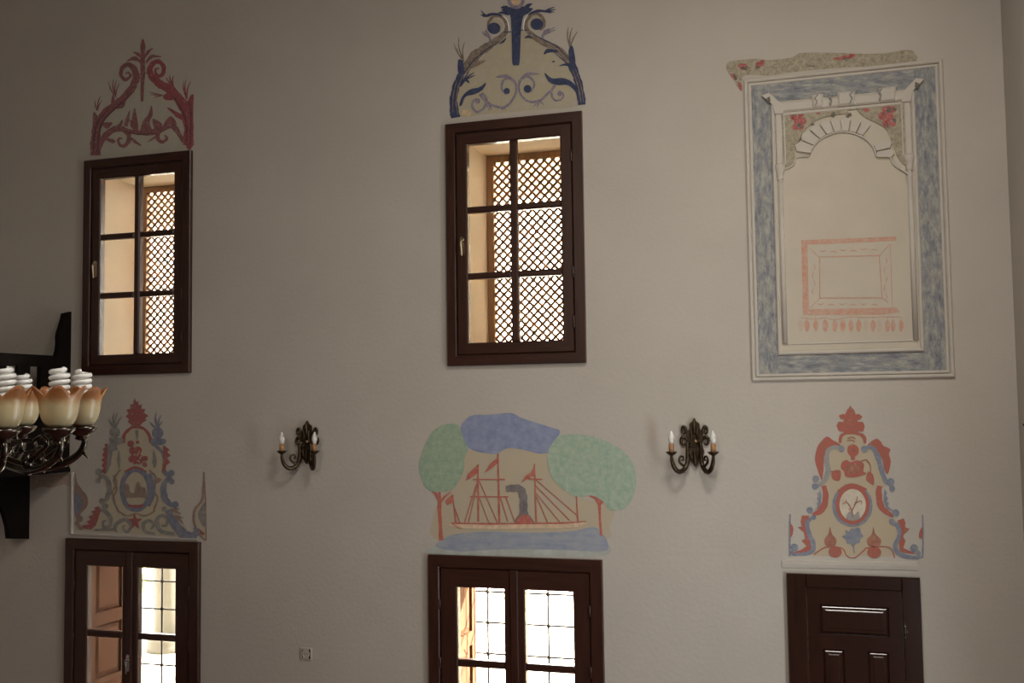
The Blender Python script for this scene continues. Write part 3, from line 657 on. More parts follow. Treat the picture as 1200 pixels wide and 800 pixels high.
m.part('scroll', Q_b, 4, ('r', [(585, 440), (548, 470), (545, 530), (570, 575), (612, 585)], [18, 26, 34, 28, 16]), ('c', 583, 418, 17), ('c', 586, 462, 14), ('c', 604, 582, 18), ('r', [(540, 400), (560, 425), (590, 415)], [20, 24, 10]), ('r', [(480, 265), (520, 290), (545, 330), (548, 400)], [10, 16, 14, 14]))
m.part('medallion_ring', Q_b, 4, ('o', 398, 505, 84, 116, 24), ('r', [(470, 420), (488, 505), (465, 590)], [16, 30, 16]))
m.part('medallion_ring_edge', Q_r, 5, ('r', [(340, 412), (398, 388), (455, 412)], [8, 14, 6]))
m.part('medallion_scene', Q_n, 4, ('b', [(345, 540), (340, 480), (360, 478), (368, 515), (390, 520), (398, 480), (412, 462), (428, 490), (445, 495), (448, 540), (400, 545)]), ('r', [(345, 545), (400, 530), (450, 545)], 12))
m.part('medallion_ground', Q_r, 5, ('r', [(355, 585), (400, 592), (440, 584)], [8, 16, 8]))
m.part('wreath_line', Q_n, 4, ('r', [(318, 400), (285, 450), (300, 500), (282, 545), (300, 600), (312, 625)], 9), ('r', [(470, 402), (508, 450), (488, 500), (512, 550), (490, 610)], 9), ('r', [(300, 610), (350, 640), (400, 630), (450, 640), (500, 612)], 7), ('r', [(280, 430), (300, 470), (276, 520), (290, 560)], 7), ('b', [(500, 440), (532, 450), (512, 470), (498, 462)]))
m.part('flower', Q_r, 5, ('c', 372, 265, 17), ('c', 382, 300, 18), ('c', 410, 300, 20), ('c', 378, 345, 18), ('c', 415, 345, 26), ('c', 448, 342, 14), ('c', 446, 374, 13), ('c', 408, 258, 9), ('r', [(380, 285), (400, 370)], 22))
m.part('flower_light', Q_e, 6, ('r', [(405, 330), (418, 300)], 5), ('r', [(418, 345), (432, 325)], 5), ('r', [(405, 352), (420, 360)], 5), ('c', 392, 322, 5))
m.part('drop', Q_g, 4, ('r', [(310, 300), (310, 350), (312, 392)], [4, 18, 4]), ('r', [(492, 300), (496, 360), (494, 392)], [4, 26, 6]), ('r', [(402, 195), (406, 225), (404, 245)], [18, 10, 3]))
m.part('bottom_star', Q_r, 6, ('p', [(392, 625), (402, 655), (432, 655), (410, 675), (418, 710), (394, 690), (372, 712), (380, 676), (358, 656), (384, 655)]))
m.part('bottom_scroll', Q_g, 4, ('r', [(180, 640), (220, 610), (262, 640), (264, 690), (232, 700), (228, 670), (246, 668)], [18, 20, 20, 18, 16, 12, 8]), ('r', [(285, 720), (300, 680), (345, 660), (372, 695), (350, 725), (330, 700), (345, 690)], [14, 20, 20, 18, 14, 10, 6]),
       ('r', [(500, 735), (445, 720), (440, 680), (470, 665), (490, 690), (475, 712)], [12, 18, 20, 16, 14, 8]), ('r', [(600, 735), (530, 720), (508, 670), (530, 640), (562, 655), (556, 690), (532, 690)], [20, 20, 22, 18, 16, 14, 8]), ('r', [(180, 715), (280, 712), (300, 725)], [10, 14, 6]), ('c', 545, 605, 14), ('c', 240, 590, 16))
m.part('flame_edge', Q_r, 5, ('p', [(205, 590), (182, 598), (190, 610), (165, 618), (178, 632), (152, 645), (165, 660), (140, 672), (158, 684), (118, 690), (122, 706), (165, 712), (190, 690), (205, 650), (215, 610)]))
m.part('large_scroll', Q_b, 5, ('r', [(565, 610), (600, 680), (650, 738), (695, 745), (718, 720), (700, 702)], [28, 44, 52, 40, 26, 10]))
m.part('hair_line', Q_n, 5, *tuft((585, 610), [(626, 604), (634, 630)], 11), *tuft((600, 640), [(646, 652), (646, 680)], 11), ('c', 106, 656, 18), ('r', [(106, 656), (92, 680), (118, 712)], [10, 22, 16]))
m.part('half_leaf', Q_n, 3, ('b', [(80, 420), (92, 465), (118, 505), (142, 535), (148, 580), (120, 620), (80, 640)]))
m.part('half_leaf_core', Q_b, 4, ('b', [(80, 520), (108, 540), (118, 580), (100, 620), (80, 632)]))
m.part('side_spike', Q_n, 4, ('r', [(752, 412), (750, 500), (742, 560), (708, 605), (700, 665), (722, 730), (762, 768)], [6, 12, 12, 12, 12, 12, 8]), ('r', [(754, 412), (760, 560), (764, 768)], [4, 8, 6]))
m.part('side_spike_fill', Q_e, 2, ('b', [(752, 540), (715, 605), (708, 660), (728, 725), (762, 760), (760, 650)]))
m.part('side_spike_core', Q_g, 4, ('b', [(758, 572), (725, 620), (726, 655), (756, 696)]))
m.part('side_spike_band', Q_r, 3, ('r', [(718, 705), (740, 730), (755, 735)], [6, 22, 10]))

# ---- steamship painting over window_4
w5 = (138, 126, 111)
K_c = paint('ship cloud blue', pc((91, 96, 114), w5), pc((110, 109, 122), w5), .20, 14)
K_g = paint('ship tree green', pc((100, 116, 91), w5), pc((118, 126, 100), w5), .27, 26)
K_g2 = paint('ship tree green pale', pc((104, 121, 99), w5), pc((126, 131, 107), w5), .27, 26)
K_s = paint('ship sea', pc((101, 105, 113), w5), pc((120, 116, 113), w5), .24, 9, stretch=(1, 1, 2.5))
K_s2 = paint('ship shore', pc((120, 118, 106), w5), None, .33, 9)
K_r = paint('ship red line', pc((132, 62, 50), w5), pc((146, 80, 64), w5), .20, 40)
K_b = paint('ship ground', pc((140, 121, 94), w5), pc((136, 121, 98), w5), .22, 7)
K_f = paint('ship funnel', pc((84, 74, 70), w5), pc((100, 88, 82), w5), .2)
K_h = paint('ship hull', pc((146, 120, 92), w5), None, .25)
m = Mural('ship_mural', 'painting of a steamship with masts between two green trees under a blue cloud', 480, 470, 4.21, (560, 755))
m.part('ground_tint', K_b, 0, ('b', [(120, 560), (190, 420), (300, 240), (480, 225), (700, 240), (800, 450), (1000, 520), (985, 620), (960, 680), (600, 700), (150, 690)]))
m.part('cloud', K_c, 2, ('b', [(252, 130), (270, 98), (310, 70), (400, 66), (470, 58), (510, 60), (560, 85), (640, 110), (700, 130), (738, 142), (738, 165), (715, 195), (695, 245), (640, 258), (560, 238), (480, 232), (430, 258), (340, 250), (292, 228), (262, 180)]))
m.part('tree_crown', K_g, 3, ('b', [(165, 118), (228, 112), (252, 140), (268, 190), (290, 235), (272, 280), (265, 350), (215, 430), (150, 448), (90, 435), (60, 385), (48, 310), (75, 220), (115, 150)]))
m.part('tree_crown', K_g2, 3, ('b', [(700, 215), (745, 170), (850, 165), (940, 185), (1040, 235), (1098, 300), (1118, 390), (1102, 470), (1055, 530), (990, 535), (960, 498), (900, 465), (820, 470), (755, 430), (700, 370), (680, 275)]))
m.part('tree_trunk', K_r, 2, ('r', [(156, 686), (152, 600), (148, 530), (148, 418)], [22, 16, 20, 12]), ('r', [(150, 500), (132, 462), (112, 432)], [14, 14, 18]), ('r', [(152, 500), (175, 470), (206, 448)], [12, 10, 3]))
m.part('tree_trunk', K_r, 2, ('r', [(946, 662), (940, 590), (936, 490)], [13, 11, 16]), ('r', [(938, 510), (920, 480), (886, 466)], [20, 16, 6]), ('r', [(938, 505), (955, 490), (966, 468)], [18, 14, 4]), ('r', [(938, 505), (936, 480), (925, 466)], [22, 14, 8]))
m.part('sea', K_s, 1, ('b', [(130, 715), (165, 680), (230, 655), (400, 642), (600, 648), (800, 640), (905, 620), (945, 645), (975, 690), (965, 738), (800, 735), (500, 728), (250, 740)]))
m.part('shore', K_s2, 0, ('b', [(105, 755), (140, 710), (300, 690), (700, 690), (950, 690), (965, 760), (600, 762)]))
m.part('hull', K_h, 3, ('b', [(216, 604), (240, 624), (400, 630), (600, 628), (800, 622), (870, 596), (600, 600)]))
m.part('deck_line', K_r, 4, ('r', [(208, 601), (400, 604), (600, 602), (760, 600), (872, 592)], [7, 9, 8, 9, 4]), ('r', [(214, 606), (240, 622), (262, 626)], [5, 4, 2]))
m.part('mast', K_r, 5, ('r', [(339, 312), (341, 593)], [6, 8])); m.part('mast', K_r, 5, ('r', [(437, 258), (445, 597)], [6, 10])); m.part('mast', K_r, 5, ('r', [(617, 308), (626, 595)], [6, 9]))
m.part('mast', K_r, 5, ('r', [(824, 468), (830, 590)], [5, 8])); m.part('mast', K_r, 5, ('r', [(213, 460), (230, 597)], [5, 7]))
m.part('yard', K_r, 5, ('r', [(314, 386), (472, 385)], 6)); m.part('yard', K_r, 5, ('r', [(300, 470), (488, 471)], 6)); m.part('yard', K_r, 5, ('r', [(588, 383), (656, 385)], 6))
m.part('flag', K_r, 5, ('p', [(341, 310), (320, 330), (288, 358), (279, 392), (310, 374), (342, 350)])); m.part('flag', K_r, 5, ('p', [(437, 260), (430, 282), (400, 308), (370, 354), (405, 332), (440, 300)]))
m.part('flag', K_r, 5, ('p', [(617, 320), (600, 350), (570, 370), (551, 402), (590, 378), (620, 362)])); m.part('flag', K_r, 5, ('p', [(217, 458), (190, 478), (178, 492), (186, 512), (204, 504), (219, 494)]))
m.part('rigging', K_r, 5, *[('r', [a, b], 4.2) for a, b in (((337, 390), (273, 596)), ((338, 400), (292, 598)), ((343, 388), (434, 596)), ((343, 470), (392, 598)), ((448, 470), (486, 594)), ((476, 470), (520, 594)), ((622, 385), (828, 562)), ((622, 415), (792, 588)), ((626, 455), (742, 594)), ((628, 470), (682, 596)), ((222, 520), (250, 598)))])
m.part('funnel', K_f, 6, ('r', [(478, 432), (515, 428), (548, 434), (562, 468), (564, 520), (565, 560)], [30, 34, 36, 38, 38, 42]), ('r', [(522, 598), (535, 570), (565, 552), (595, 568), (614, 598)], [5, 5, 5, 5, 5]))
m.part('paddle_box', K_r, 5, ('b', [(526, 598), (540, 572), (566, 558), (592, 570), (608, 598), (565, 602)]))

# ---- cartouche painting over the door
w6 = (130, 119, 107)
R_r = paint('mural six red', pc((128, 61, 49), w6), pc((116, 66, 54), w6), .24)
R_b = paint('mural six blue', pc((80, 81, 90), w6), pc((98, 96, 98), w6), .24)
R_e = paint('mural six beige', pc((131, 113, 89), w6), pc((127, 112, 92), w6), .18, 8)
R_o = paint('mural six oval', pc((131, 118, 100), w6), None, .15, 8)
R_n = paint('mural six brown', pc((106, 62, 50), w6), pc((122, 78, 60), w6), .25)
R_g = paint('mural six grey', pc((100, 98, 90), w6), pc((110, 100, 94), w6), .25)
m = Mural('cartouche_mural', 'red and blue painted cartouche with a twig in an oval above the dark door', 900, 460, 3.81, (380, 735))
def mir(p, c=380): return [(2*c-x, y) for x, y in p]
m.part('ground_tint', R_e, 0, ('b', [(318, 225), (340, 188), (380, 176), (420, 190), (440, 235), (490, 262), (512, 340), (530, 410), (492, 440), (490, 500), (530, 550), (572, 570), (580, 650), (600, 722), (380, 728), (195, 722), (195, 640), (180, 580), (215, 545), (260, 520), (262, 440), (232, 405), (262, 340), (268, 262)]))
m.part('finial', R_r, 4, ('p', [(368, 60), (384, 76), (392, 98), (404, 94), (422, 106), (414, 118), (398, 124), (402, 130), (424, 130), (432, 150), (426, 172), (404, 172), (398, 182), (372, 184), (346, 182), (338, 174), (316, 170), (306, 148), (314, 130), (336, 130), (340, 120), (322, 114), (316, 102), (336, 94), (344, 98), (354, 76)]))
m.part('finial_tip', R_n, 5, ('p', [(368, 56), (378, 76), (358, 76)]), ('r', [(372, 90), (374, 178)], 5), ('r', [(345, 112), (360, 140)], 4), ('r', [(400, 112), (388, 140)], 4))
m.part('arch', R_r, 3, ('r', [(322, 224), (326, 195), (345, 182), (375, 180), (408, 184), (428, 198), (434, 226)], [12, 16, 10, 8, 12, 18, 10]))
m.part('arch_shadow', R_n, 3, ('r', [(355, 205), (375, 198), (390, 206)], 6), ('r', [(352, 215), (375, 212), (388, 220)], 5))
m.part('shoulder', R_r, 3, ('b', [(262, 196), (290, 212), (318, 228), (318, 246), (275, 248), (252, 282), (248, 345), (240, 388), (224, 350), (210, 300), (218, 250), (232, 225)]))
m.part('shoulder', R_r, 3, ('b', [(482, 206), (502, 216), (515, 236), (545, 252), (540, 275), (548, 310), (535, 362), (520, 345), (510, 300), (490, 262), (450, 244), (448, 228)]))
m.part('scroll', R_g, 4, ('r', [(332, 248), (302, 242), (270, 256), (262, 300), (268, 355), (246, 400), (212, 418)], [14, 16, 18, 22, 24, 20, 12]))
m.part('scroll', R_b, 4, ('r', [(425, 252), (462, 244), (488, 280), (506, 340), (524, 392), (556, 420)], [14, 18, 24, 22, 20, 12]))
m.part('curl', R_b, 5, ('c', 328, 250, 14), ('c', 430, 252, 15), ('c', 214, 384, 15), ('c', 210, 418, 14), ('c', 548, 397, 16), ('c', 554, 427, 13), ('c', 187, 524, 14), ('c', 204, 556, 11), ('c', 570, 536, 16), ('c', 552, 574, 12))
m.part('flank', R_r, 4, ('r', [(250, 415), (258, 470), (240, 520), (200, 545)], [20, 26, 32, 10])); m.part('flank', R_r, 4, ('r', [(498, 415), (495, 460), (510, 515), (560, 552)], [22, 28, 28, 12]))
m.part('flank_edge', R_b, 5, ('p', [(232, 425), (240, 460), (234, 505), (200, 528), (224, 508), (218, 492), (228, 486), (218, 470), (228, 462), (220, 448), (232, 444)]), ('p', [(520, 430), (516, 480), (530, 520), (562, 528), (536, 506), (540, 492), (530, 486), (536, 468), (526, 460), (532, 446)]))
m.part('foot', R_r, 3, ('p', [(152, 548), (185, 548), (170, 590), (185, 640), (195, 690), (180, 716), (108, 716), (150, 700), (172, 684), (150, 660), (166, 652), (160, 622), (132, 600), (150, 596), (146, 575)]))
m.part('foot', R_r, 3, ('p', [(606, 560), (578, 570), (592, 610), (582, 660), (590, 712), (660, 720), (625, 702), (604, 692), (614, 660), (604, 645), (606, 632), (632, 608), (612, 600), (614, 580)]))
m.part('foot_scroll', R_b, 4, ('r', [(205, 552), (176, 580), (184, 630), (202, 675), (190, 712), (112, 722)], [12, 18, 20, 22, 18, 10]), ('c', 118, 690, 17), ('r', [(112, 700), (106, 715), (130, 724)], [10, 12, 8]))
m.part('foot_scroll', R_b, 4, ('r', [(545, 575), (580, 595), (585, 640), (568, 690), (600, 725), (675, 738)], [18, 22, 18, 22, 22, 10]), ('c', 652, 694, 18), ('r', [(655, 700), (672, 715), (672, 738)], [14, 18, 14]))
m.part('side_bar', R_b, 3, ('r', [(99, 542), (97, 640), (97, 730)], [7, 9, 8])); m.part('side_bar', R_b, 3, ('r', [(690, 545), (692, 640), (690, 738)], [7, 8, 8]), ('r', [(686, 735), (660, 722)], 5))
m.part('bud', R_r, 4, ('b', [(100, 586), (113, 602), (110, 632), (100, 642)])); m.part('bud', R_r, 4, ('b', [(688, 600), (676, 622), (674, 645), (688, 648)]))
m.part('medallion_ground', R_o, 2, ('c', 380, 500, 62, 82))
m.part('medallion_ring', R_b, 4, ('o', 377, 503, 90, 95, 15)); m.part('medallion_ring', R_r, 5, ('o', 378, 500, 76, 88, 17), ('r', [(312, 440), (370, 412), (440, 432)], [10, 16, 10]))
m.part('twig', R_n, 5, ('r', [(378, 555), (372, 520), (352, 490), (330, 498)], [6, 5, 5, 3]), ('r', [(352, 490), (348, 475)], [4, 2]), ('r', [(376, 525), (392, 490), (400, 462)], [5, 5, 3]), ('r', [(392, 492), (415, 482), (418, 498)], [4, 4, 2]), ('r', [(370, 515), (360, 522)], 3))
m.part('twig_flower', R_g, 4, ('b', [(350, 560), (358, 535), (375, 528), (385, 545), (402, 530), (410, 555), (400, 582), (368, 585)]))
m.part('rose', R_r, 5, ('b', [(358, 240), (380, 230), (402, 244), (404, 268), (388, 286), (388, 298), (372, 298), (370, 284), (356, 268)]), ('b', [(330, 312), (350, 300), (370, 310), (400, 302), (428, 318), (426, 350), (440, 360), (408, 372), (375, 378), (345, 372), (340, 352), (326, 335)]), ('b', [(286, 352), (318, 345), (326, 362), (318, 392), (288, 384)]), ('b', [(448, 352), (468, 365), (474, 392), (470, 412), (450, 398), (438, 384)]))
m.part('rose_heart', R_n, 6, ('b', [(345, 330), (375, 316), (405, 330), (400, 356), (360, 358)]), ('c', 380, 258, 10), ('r', [(415, 305), (440, 300), (456, 322), (458, 352)], 4), ('r', [(440, 306), (458, 322)], 3), ('r', [(278, 352), (300, 348)], 4))
m.part('pear', R_n, 5, ('b', [(277, 598), (286, 630), (306, 655), (300, 680), (280, 690), (258, 680), (252, 655), (270, 630)])); m.part('pear', R_n, 5, ('b', [(470, 598), (480, 630), (504, 655), (498, 680), (474, 690), (448, 680), (443, 655), (464, 630)]))
m.part('apple', R_r, 5, ('c', 300, 710, 29, 25)); m.part('apple', R_r, 5, ('c', 474, 712, 31, 26))
m.part('thistle', R_b, 5, ('p', [(345, 612), (360, 620), (372, 606), (388, 608), (400, 600), (412, 606), (414, 622), (428, 640), (412, 652), (410, 668), (392, 672), (380, 688), (368, 672), (350, 672), (350, 655), (330, 642), (348, 634)]), ('r', [(382, 684), (386, 716)], 4))
m.part('base_line', R_r, 3, ('r', [(205, 722), (258, 690), (330, 694), (352, 728), (388, 736), (430, 702), (445, 692), (540, 690), (565, 738)], 5))

# plaster mouldings below and beside the two cartouches
def ledge(name, pts, y, hh):
    b = MB(); (x0, z0), (x1, z1) = pts
    prof = [(0, hh*.5), (-y, hh*.35), (-y, 0), (-y*.5, -hh*.5), (0, -hh*.5)]
    vs_ = [(x0, p, z0+q) for p, q in prof]+[(x1, p, z1+q) for p, q in prof]; n = len(prof)
    b.add(vs_, [(i, (i+1) % n, n+(i+1) % n, n+i) for i in range(n)]+[tuple(range(n))[::-1], tuple(range(n, 2*n))])
    return b.build(name, M_plast)
tag(ledge('trim_2', (W(916.5, 660), W(1075.5, 663)), .011, .048), 'thin white plaster ledge over the dark door', None, None, 'structure')
tr = ledge('trim_1', (W(84.5, 625.5), W(232, 632)), .012, .02)
tag(tr, 'thin white plaster edging around the painted cartouche beside the pulpit', None, None, 'structure')
x, zb_ = W(84.5, 626); zt_ = W(84.5, 553)[1]
MB().bevbox(x-.011, x+.011, -.016, 0, zb_, zt_, .006).build('upright_edging', M_plast, tr)
P_st = paint('damp stain', pc((66, 54, 46), (76, 67, 62)), pc((70, 53, 46), (76, 67, 62)), .40, 14, .12)  # brownish smudge on the plaster below the pulpit
sm = Mural('wall_stain', None, 0, 540, 8, (480, 220))
st = sm.part('stain', P_st, 0, ('b', [(280, 130), (420, 118), (560, 125), (650, 110), (655, 180), (640, 235), (600, 220), (480, 250), (380, 240), (290, 275)]))
mw = st.matrix_world.copy(); st.parent = wall; st.location = sm.t.location; bpy.data.objects.remove(sm.t)

# ------------------------------------------------------------------ moulded plaster panel with painted arch
def niche():
    w3 = (138, 126, 109)
    t = empty('niche_panel', (*[W(998, 446)[0]], 0, W(998, 446)[1]), 'tall moulded plaster panel with a blue marbled border and painted arch', 'wall panel')
    Zb = lambda py: W(998, py)[1]
    def marble(name, stretch):
        if name in MATS: return MATS[name]
        mm, nt, b = nodes(name)
        n = noise(nt, 16, 7, .72, stretch); n2 = noise(nt, 5, 3, .5, (1, 1, 1)); n3 = noise(nt, 30, 6, .75, stretch)
        rp = ramp(nt, n.outputs['Fac'], [(.36, pc((72, 70, 72), w3)), (.48, pc((102, 100, 95), w3)), (.60, pc((128, 117, 99), w3)), (.68, pc((104, 103, 92), w3))])
        rp2 = ramp(nt, n3.outputs['Fac'], [(.40, pc((78, 76, 79), w3)), (.53, pc((108, 104, 92), w3)), (.63, pc((136, 126, 110), w3)), (.72, pc((100, 100, 97), w3))])
        mx = nt.nodes.new('ShaderNodeMix'); mx.data_type = 'RGBA'; nt.links.new(n2.outputs['Fac'], mx.inputs[0]); nt.links.new(rp.outputs[0], mx.inputs[6]); nt.links.new(rp2.outputs[0], mx.inputs[7])
        nt.links.new(mx.outputs[2], b.inputs['Base Color']); b.inputs['Roughness'].default_value = .85; b.inputs['Specular IOR Level'].default_value = .2
        MATS[name] = mm; return mm
    Mv = marble('blue marbling upright', (1.6, 1.6, .55)); Mh = marble('blue marbling level', (.5, 1.6, 1.8))
    M_cr = plain('cream panel paint', pc((142, 128, 106), w3), .9, var=.05, scale=4, spec=.2)
    M_ol = paint('panel olive leaf', pc((98, 87, 62), w3), pc((126, 112, 86), w3), .38, 34)
    M_rs = paint('panel rose red', pc((112, 46, 40), w3), pc((138, 76, 66), w3), .3, 40)
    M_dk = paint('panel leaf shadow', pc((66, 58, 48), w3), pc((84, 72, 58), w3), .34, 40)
    M_ln = plain('pencil grey line', pc((112, 104, 92), w3), .9, var=.05)
    M_fr = paint('panel frame red', pc((148, 98, 74), w3), pc((145, 111, 88), w3), .36, 24)
    M_f2 = paint('panel frame red faint', pc((146, 117, 94), w3), pc((142, 124, 102), w3), .42, 40)
    ox0, ox1, oz0, oz1 = W(876.5, 440)[0]-.02, W(1117, 440)[0]+.02, W(878, 446)[1]-.004, W(872, 91)[1]
    # rectified survey of the panel: left/right and bottom/top
    x0 = W(871.5, 92)[0]; x1 = W(1119, 441)[0]; z0 = (W(877.5, 447)[1]+W(1119, 442)[1])/2; z1 = (W(871.5, 92)[1]+W(1083, 73.5)[1])/2
    sx = lambda px: W(px, 445)[0]           # x from a reading on the bottom edge
    zl_ = lambda py: W(895, py)[1]          # z from a reading near the left upright
    def fr(name, a, b, c, d, w, y0, mat, bev=.004): return MB().frame(a, b, c, d, (w,)*4, y0, 0, bev).build(name, mat, t)
    fr('outer_moulding', x0, x1, z0, z1, .024, -.020, M_plast, .007)
    fr('inner_fillet', x0+.028, x1-.028, z0+.028, z1-.028, .018, -.012, M_plast, .004)
    a, b, c, d = x0+.046, x1-.046, z0+.046, z1-.046
    bw, bh = .122, .118; th = .122
    MB().box(a, a+bw, -.006, 0, c, d).build('marbled_border', Mv, t); MB().box(b-bw, b, -.006, 0, c, d).build('marbled_border', Mv, t)
    MB().box(a+bw, b-bw, -.006, 0, c, c+bh).build('marbled_border', Mh, t); MB().box(a+bw, b-bw, -.006, 0, d-th, d).build('marbled_border', Mh, t)
    # field
    a2, b2, c2, d2 = a+bw, b-bw, c+bh, d-th
    MB().box(a2, b2, -.004, 0, c2, d2).build('cream_field', M_cr, t)
    fr('inner_moulding', a2, b2, c2, d2-.01, .022, -.022, M_plast, .007)
    # sunk cream field edges
    fx0, fx1 = a2+.07, b2-.07; fz0 = c2+.075
    MB().bevbox(fx0-.012, fx1+.012, -.010, 0, fz0-.012, fz0, .004).build('field_sill', M_plast, t)
    sp = W(917, 198)[1]                      # springing height of the arch
    # colonnettes: base, shaft, capital
    for (xa, s_) in ((a2+.046, 1), (b2-.046, -1)):
        sh = MB()
        sh.lathe([(.017, 0), (.016, sp-.06-fz0)], 14, (xa, -.006, fz0)); o = sh.build('shaft', M_plast, t, True)
        MB().lathe([(.018, -.075), (.023, -.065), (.019, -.058), (.024, -.03), (.036, .0), (.036, .022), (.030, .026)], 14, (xa, -.004, sp)).build('capital', M_plast, t, True)
        MB().bevbox(xa-.020, xa+.020, -.020, 0, sp+.026, d2-.08, .006).build('pilaster', M_plast, t)
        MB().bevbox(xa+s_*.034-.005, xa+s_*.034+.005, -.016, 0, sp+.026, d2-.085, .003).build('pilaster_fillet', M_plast, t)
        # mitred corner bracket that carries the cornice
        q = [(xa-s_*.10, d2+.045), (xa-s_*.055, d2+.058), (xa+s_*.02, d2-.02), (xa+s_*.035, d2-.085), (xa-s_*.02, d2-.085), (xa-s_*.035, d2-.02)]
        MB().prism(q, -.030, 0).build('corner_bracket', M_plast, t)
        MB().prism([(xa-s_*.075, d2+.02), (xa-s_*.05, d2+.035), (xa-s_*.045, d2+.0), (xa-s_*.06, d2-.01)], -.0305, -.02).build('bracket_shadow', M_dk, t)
    # cornice beam with broken ornaments
    MB().bevbox(a2+.05, b2-.05, -.026, 0, d2-.075, d2-.012, .01).build('cornice', M_plast, t)
    MB().bevbox(a2+.055, b2-.055, -.018, 0, d2-.098, d2-.078, .005).build('cornice_fillet', M_plast, t)
    for px, wd in ((958, .07), (992, .11), (1040, .10)):
        xx = W(px, 118)[0]; MB().bevbox(xx-wd/2, xx+wd/2, -.036, 0, d2-.072, d2+.018, .012).build('cornice_block', M_plast, t)
    for px in (955, 972, 996, 1030):
        xx = W(px, 116)[0]; MB().tube(spline([(xx, -.037, d2-.06), (xx+.012, -.038, d2-.03), (xx, -.037, d2-.01), (xx+.02, -.036, d2+.012)], 4), .005, 6).build('cornice_curl', M_ln, t)
    # spandrel with the lobed arch cut out: survey in readings scaled 6.667 on (900,110)
    U = lambda p: W(900+p[0]/6.667, 110+p[1]/6.667)
    arch = [(95, 592), (150, 585), (200, 555), (222, 500), (320, 490), (340, 440), (370, 392), (430, 345), (515, 308), (600, 300), (690, 318), (770, 362), (825, 425), (848, 492), (945, 492), (985, 555), (1060, 605), (1110, 640), (1125, 690)]
    arch = [tuple(v) for v in spline([Vector(p) for p in arch], 4)]
    topz = d2-.10
    poly = [U(p) for p in arch]
    xl, xr = fx0-.002, fx1+.002
    poly = [(max(xl, min(xr, x)), z) for x, z in poly]
    MB().prism([(xl, poly[0][1])]+poly+[(xr, poly[-1][1]), (xr, topz), (xl, topz)], -.012, -.003).build('spandrel', M_cr, t)
    inner = [U(p) for p in spline([Vector(p) for p in [(340, 440), (370, 392), (430, 345), (515, 308), (600, 300), (690, 318), (770, 362), (825, 425), (848, 492)]], 6)]
    MB().tube([(x, -.012, z) for x, z in inner], .007, 6).build('arch_bead', M_plast, t, True)
    MB().tube([(x, -.012, z) for x, z in [U(p) for p in spline([Vector(p) for p in [(95, 592), (150, 585), (200, 555), (222, 500), (320, 490)]], 5)]], .006, 6).build('arch_bead', M_plast, t, True)
    MB().tube([(x, -.012, z) for x, z in [U(p) for p in spline([Vector(p) for p in [(848, 492), (945, 492), (985, 555), (1060, 605), (1110, 640)]], 5)]], .008, 6).build('arch_bead', M_plast, t, True)
    # voussoirs: wedge blocks round the arch, one is lost
    c0 = (592, 500)
    cuts = [188, 206, 224, 239, 253, 266, 279, 292, 305, 319, 333, 347, 361]
    for k in range(len(cuts)-1):
        if k in (8, 9): continue
        q = []
        for aa in (cuts[k]+1.2, (cuts[k]+cuts[k+1])/2, cuts[k+1]-1.2):
            r_ = math.radians(aa); q.append((c0[0]+math.cos(r_)*262, c0[1]+math.sin(r_)*206))
        q2 = [(c0[0]+math.cos(math.radians(aa))*370, c0[1]+math.sin(math.radians(aa))*(292 if 230 < aa < 300 else 300)) for aa in (cuts[k+1]-1.2, (cuts[k]+cuts[k+1])/2, cuts[k]+1.2)]
        q2[1] = (c0[0]+(q2[1][0]-c0[0])*1.07, c0[1]+(q2[1][1]-c0[1])*1.07)
        MB().prism([U(p) for p in q+q2], -.024, -.006).build('voussoir', M_plast, t)
    # flower paintings
    y = [0]
    mu = Mural.__new__(Mural); mu.b = (900, 110); mu.k = 6.667; mu.t = t
    def pt(name, mat, lay, *sh): return mu.part(name, mat, lay, *sh)
    pt('spandrel_leaf', M_ol, 15, ('b', [(125, 130), (350, 120), (560, 110), (620, 150), (420, 190), (300, 270), (225, 400), (200, 540), (135, 560)]), ('b', [(720, 110), (1040, 80), (1080, 250), (1090, 540), (1030, 520), (980, 420), (930, 290), (850, 230), (750, 180)]))
    pt('rose', M_rs, 16, *[('c', x, yy, r_) for x, yy, r_ in ((200, 180, 28), (255, 165, 24), (235, 215, 34), (275, 215, 26), (215, 262, 26), (255, 258, 28))])
    pt('rose', M_rs, 16, *[('c', x, yy, r_) for x, yy, r_ in ((930, 130, 38), (975, 128, 26), (895, 175, 34), (940, 185, 42), (925, 235, 34), (970, 230, 30))])
    pt('bud', M_rs, 16, ('b', [(375, 150), (425, 118), (415, 145), (390, 165)])); pt('bud', M_rs, 16, ('b', [(730, 105), (760, 110), (795, 135), (760, 145)]))
    pt('rose_shadow', M_dk, 17, ('c', 208, 165, 14), ('c', 240, 250, 17), ('c', 262, 262, 10), ('c', 945, 132, 20), ('c', 990, 125, 14), ('c', 985, 212, 16), ('c', 930, 250, 14), ('c', 900, 160, 10))
    pt('stalk', M_dk, 17, ('r', [(215, 420), (245, 370), (270, 330)], [10, 7, 4]), ('r', [(500, 180), (520, 150)], 26), ('r', [(610, 180), (650, 160)], 22), ('r', [(340, 230), (355, 250)], 22), ('r', [(625, 180), (612, 210)], 12))
    mu.b = (840, 50); mu.k = 10
    pt('floral_strip', M_ol, 1, ('b', [(115, 255), (180, 215), (450, 190), (620, 205), (880, 170), (1000, 120), (1400, 120), (1760, 130), (2000, 120), (2180, 90), (2300, 100), (2330, 215), (2000, 270), (1500, 290), (900, 345), (620, 385), (320, 390), (300, 560), (255, 540), (180, 420), (120, 330)]))
    pt('rose', M_rs, 2, ('b', [(245, 270), (300, 245), (350, 260), (372, 310), (300, 320)])); pt('rose', M_rs, 2, ('b', [(450, 290), (470, 235), (540, 200), (560, 225), (530, 275), (480, 300)]))
